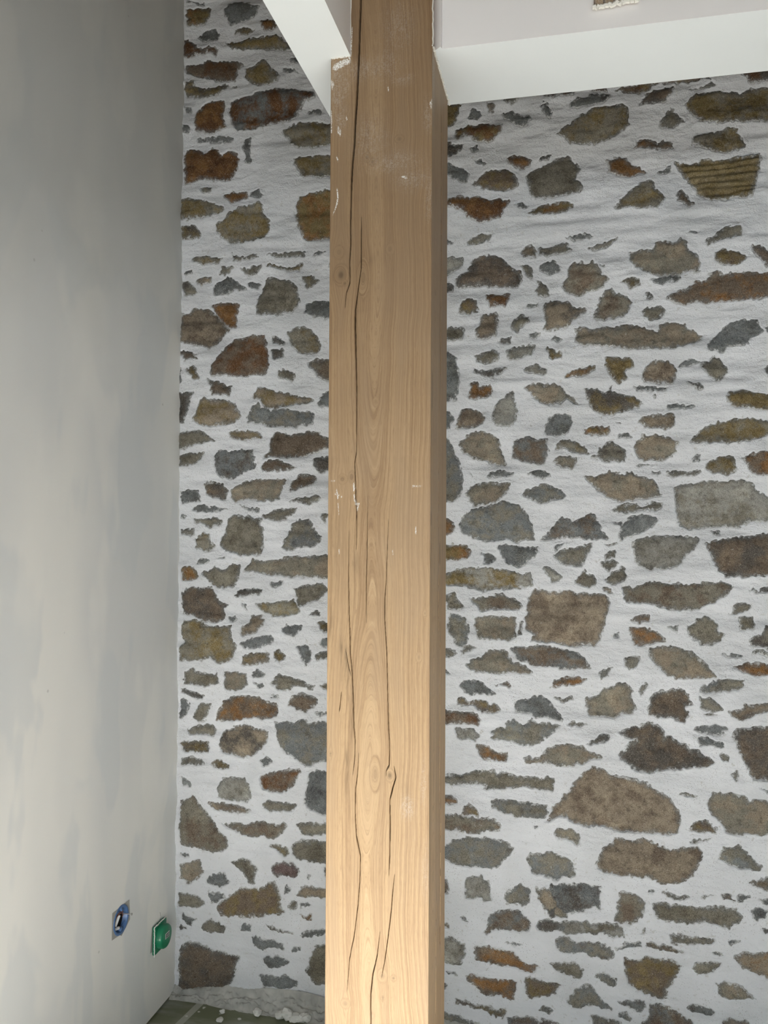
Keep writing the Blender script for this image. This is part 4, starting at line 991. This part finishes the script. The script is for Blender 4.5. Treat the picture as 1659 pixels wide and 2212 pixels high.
# ragged bead of filler where post and right soffit meet
bm = bmesh.new()
rr = random.Random(5)
pts = [(XC1+.0012+rr.uniform(-.0012, .0014), YC+.005+t*(YR-YC-.008), ZS-.0005+rr.uniform(-.002, .0006)) for t in np.linspace(0, 1, 70)]
tube(bm, pts, .0022, 6)
pts = [(XC1+.001+rr.uniform(-.001, .001), YC+.001+rr.uniform(-.0015, .001), ZS+t*.35) for t in np.linspace(0, 1, 50)]
tube(bm, pts, .0015, 6)
link('trim_3', bm, M_FILL, kind='structure')
bm = bmesh.new()
pts = [(XC0+t*(XN-XC0)+.001, YC+.001+rr.uniform(-.001, .001), ZS+rr.uniform(-.0012, .0012)) for t in np.linspace(0, 1, 14)]
tube(bm, pts, .0024, 6)
pts = [(XN+rr.uniform(-.001, .001), YC+.001, ZS+t*.3) for t in np.linspace(0, 1, 20)]
tube(bm, pts, .002, 6)
link('trim_4', bm, M_FILL, kind='structure')

# ------------------------------------------------------------------ joist end showing through the plaster of the right bulkhead
ja, jb = onY(np.array([1283., 1375.]), np.array([15., 5.]), YF)
jz0 = min(ja[2], jb[2]) - .004
je = bpy.data.objects.new('joist_end', None); COL.objects.link(je); je.location = ((ja[0]+jb[0])/2, YF-.006, jz0)
tag(je, 'rough reddish-brown end of an old joist showing through the white bulkhead, top right', 'timber')
jw = jb[0]-ja[0]
ys = np.linspace(-jw/2, jw/2, 60); zs = np.linspace(0, .14, 50)
JX, JZ = np.meshgrid(ys, zs)
plank = np.floor((JX+jw/2)/(jw/4.2))
JY = -.004*np.abs(np.sin((JX+jw/2)/(jw/4.2)*math.pi))**.3 - .002*fbm(JX, JZ, .004, .05, 701, 3)
Jz = JZ + np.where(JZ < .006, .005*vnoise(JX, JX*0, .006, 1, 703), 0) + .004*(JX/jw)
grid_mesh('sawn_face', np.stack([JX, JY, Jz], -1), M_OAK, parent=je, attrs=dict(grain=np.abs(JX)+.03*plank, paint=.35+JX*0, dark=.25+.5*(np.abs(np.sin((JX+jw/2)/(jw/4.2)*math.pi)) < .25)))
bm = bmesh.new(); box(bm, -jw/2, jw/2, -.002, .03, .006, .15); link('joist_core', bm, flat('old_joist', (.22, .12, .07), .8, .2), parent=je)
bm = bmesh.new()
pts = [(-jw/2-.003+(jw+.006)*t, -.003, .001+.004*(t-.5)+rr.uniform(-.003, .003)) for t in np.linspace(0, 1, 34)]
tube(bm, pts, .0042, 6)
link('broken_plaster_rim', bm, M_FILL, parent=je)

# ------------------------------------------------------------------ electrical boxes in the left wall (local frame: x out of the wall, y along it, z up)
M_BLUE = flat('blue_plastic', (.075, .16, .34), .4, .5, .15); M_GREEN = flat('green_plastic', (.010, .20, .095), .38, .5, .12)
M_GREY = flat('bare_plasterboard', (.40, .395, .37), .9, .1, .12); M_RIM = flat('plaster_crust', (.68, .67, .63), .9, .1, .1)
M_WHITEP = flat('white_plastic', (.75, .75, .74), .5, .4, .05); M_DARK = flat('cavity_shade_black', (.02, .02, .02), .9, .1)
M_WIRE = flat('brown_cable', (.20, .09, .07), .5, .4); M_STEEL = flat('screw_steel', (.35, .34, .32), .35, .6)
def disc_ring(bm, r0, r1, x, n=40, sq=0):
    A = [bm.verts.new((x, r0*math.cos(a), r0*math.sin(a))) for a in np.linspace(0, 2*math.pi, n+1)[:-1]]
    B = [bm.verts.new((x, r1*math.cos(a), r1*math.sin(a))) for a in np.linspace(0, 2*math.pi, n+1)[:-1]]
    for i in range(n): bm.faces.new((A[i], A[(i+1) % n], B[(i+1) % n], B[i]))
def lathe(bm, prof, n=40):
    rings = [[bm.verts.new((x, r*math.cos(a), r*math.sin(a))) for a in np.linspace(0, 2*math.pi, n+1)[:-1]] for x, r in prof]
    for A, B in zip(rings, rings[1:]):
        for i in range(n): bm.faces.new((A[i], A[(i+1) % n], B[(i+1) % n], B[i]))
    return rings
sb = bpy.data.objects.new('socket_box', None); COL.objects.link(sb); sb.location = tuple(SB)
tag(sb, 'open round blue electrical box with loose wires in a square cut-out of the left wall', 'electrical box')
# bare square of plasterboard round the box, its outline cut by knife
cor = [onX(x, y, XL)-SB for x, y in ((242, 1973), (279, 1943), (280.5, 1985), (262, 2022), (258, 2020), (241, 2032))]
bm = bmesh.new()
o_ = [bm.verts.new((.0008, c[1], c[2])) for c in cor]
oe = [bm.edges.new((o_[i], o_[(i+1) % len(o_)])) for i in range(len(o_))]
i_ = [bm.verts.new((.0008, RB*math.cos(a), RB*math.sin(a))) for a in np.linspace(0, 2*math.pi, 33)[:-1]]
ie = [bm.edges.new((i_[k], i_[(k+1) % 32])) for k in range(32)]
bmesh.ops.triangle_fill(bm, edges=oe+ie, use_beauty=True)
link('cut_out', bm, M_GREY, parent=sb)
bm = bmesh.new(); lathe(bm, [(-.045, .001), (-.045, RB-.003), (.0005, RB-.003), (.0022, RB-.001), (.0022, RB+.004), (.0004, RB+.005)])
link('blue_housing', bm, M_BLUE, parent=sb, smooth=True)
bm = bmesh.new(); disc_ring(bm, .001, RB-.0035, -.013); link('shade_disc', bm, M_DARK, parent=sb)  # black disc stands in for the shade inside the box
for s in (1, -1):
    bm = bmesh.new(); tube(bm, [(-.04, .004, s*.029), (.001, .004, s*.029)], .0065, 14); link('screw_post', bm, M_BLUE, parent=sb, smooth=True)
for i in range(3):
    bm = bmesh.new(); r_ = .018+.004*i
    tube(bm, [(-.006+.005*math.sin(a*1.3+i), r_*math.cos(a+i*.8), r_*math.sin(a+i*.8)) for a in np.linspace(0, 4.2, 26)], .0014, 8)
    link('wire', bm, (M_WIRE, M_WIRE, M_BLUE)[i], parent=sb, smooth=True)
for (ya, za, yb, zb) in ((-.016, -.012, -.004, .014), (-.024, -.018, -.006, -.020)):
    bm = bmesh.new(); tube(bm, [(-.008, ya, za), (-.003, yb, zb)], .0042, 8); link('connector', bm, M_WHITEP, parent=sb)
bm = bmesh.new(); tube(bm, [(-.01, .026, .004), (.016, .030, .004)], .0013, 8); tube(bm, [(.016, .030, .004), (.018, .0302, .004)], .0034, 12)
link('screw', bm, M_STEEL, parent=sb)

gb = bpy.data.objects.new('junction_box', None); COL.objects.link(gb); gb.location = tuple(GB)
tag(gb, 'green plastic junction box with a domed lid and small white label, beside the wall corner', 'electrical box')
cor = [onX(x, y, XL)-GB for x, y in ((328, 2003), (351, 1982), (354, 2035), (324, 2060))]
bm = bmesh.new()
a = [bm.verts.new((.0008, c[1], c[2])) for c in cor]; bm.faces.new(a)
link('cut_out', bm, M_GREY, parent=gb)
bm = bmesh.new(); box(bm, 0, .010, -.040, .036, -.044, .042, .004); link('base_plate', bm, M_GREEN, parent=gb)
bm = bmesh.new(); g_ = random.Random(9)
q = [(-.041, -.046), (-.042, .043), (.036, .044)]
for (pa, pb) in zip(q, q[1:]):
    tube(bm, [(.009+g_.uniform(-.0008, .0008), pa[0]+(pb[0]-pa[0])*t+g_.uniform(-.0007, .0007), pa[1]+(pb[1]-pa[1])*t+g_.uniform(-.0012, .0012)) for t in np.linspace(0, 1, 34)], .0017, 6)
link('plaster_crust', bm, M_RIM, parent=gb)
bm = bmesh.new()
rings = lathe(bm, [(.008, .036), (.024, .0355), (.028, .033), (.0295, .028), (.0300, .001)])
lid = link('lid', bm, M_GREEN, parent=gb, smooth=True)
bm = bmesh.new(); box(bm, .0302, .0308, -.013, .013, -.004, .012, 0)
lb = link('lid_label', bm, M_WHITEP, parent=lid)
# the two rows of dark lettering on the label
bm = bmesh.new()
box(bm, .0309, .0312, -.0112, .0112, -.0022, .0102)
link('label_print', bm, flat('label_ink', (.07, .08, .075), .6, .3), parent=lid)
bm = bmesh.new()
for y_, w_, z0_, z1_ in ((-.0095,.0009,0,.008),(-.0078,.002,.0068,.008),(-.0078,.002,0,.0012),(-.0035,.0009,0,.008),(-.0018,.002,.0036,.0046),(.001,.0009,0,.008),(.0045,.0009,0,.008),(.0062,.002,.0068,.008),(.0062,.002,.0036,.0046),(.0088,.0009,0,.008)):
    box(bm, .0313, .0315, y_-w_/2, y_+w_/2, z0_, z1_)
link('label_lettering', bm, M_WHITEP, parent=lid)
bm = bmesh.new(); tube(bm, [(.002, .004, .044), (.006, .003, .054), (.003, .0045, .068)], .0007, 6)
link('wire', bm, M_STEEL, parent=gb)

# ------------------------------------------------------------------ plaster crumbs at the foot of the stone wall
M_CR = flat('plaster_crumb', (.70, .70, .66), .9, .1, .2)
crumbs = [(612,2189,.017),(632,2181,.021),(648,2188,.020),(660,2192,.019),(671,2190,.018),(622,2194,.013),(560,2186,.014),(480,2190,.009),(475,2206,.011),(640,2198,.012),(657,2202,.012)]
d_ = None
for i, (px, py, r) in enumerate(crumbs):
    dd = ray(px, py); p = CAM+dd*(-1.5/dd[2]); 
    bm = bmesh.new(); bmesh.ops.create_icosphere(bm, subdivisions=2, radius=1)
    g_ = random.Random(i)
    sq = (g_.uniform(.8, 1.3), g_.uniform(.7, 1.0), g_.uniform(.45, .8))
    for v in bm.verts:
        n = mnoise.noise(v.co*1.3+Vector((i*3.1, 0, 0)))
        v.co = Vector((v.co.x*sq[0], v.co.y*sq[1], v.co.z*sq[2]))*(1+.45*n)*r
    lo = min(v.co.z for v in bm.verts)
    for v in bm.verts: v.co.z -= lo
    o = link('plaster_crumb', bm, M_CR)
    o.location = (p[0], min(p[1], YW-.05), .0)
    o.rotation_euler = (0, 0, g_.uniform(0, 6))
    if i in (1, 2, 3): tag(o, ('large white plaster crumb in the cluster by the post, leftmost of the three biggest', 'large white plaster crumb in the middle of the cluster by the post', 'large white plaster crumb of the cluster, nearest to the oak post')[i-1], 'rubble', 'plaster crumbs at the foot of the stone wall')
    elif i == 6: tag(o, 'white plaster crumb lying alone on the floor left of the cluster of crumbs', 'rubble', 'plaster crumbs at the foot of the stone wall')
    else: tag(o, 'small white crumb of fallen plaster on the floor along the stone wall', 'rubble', 'plaster crumbs at the foot of the stone wall')
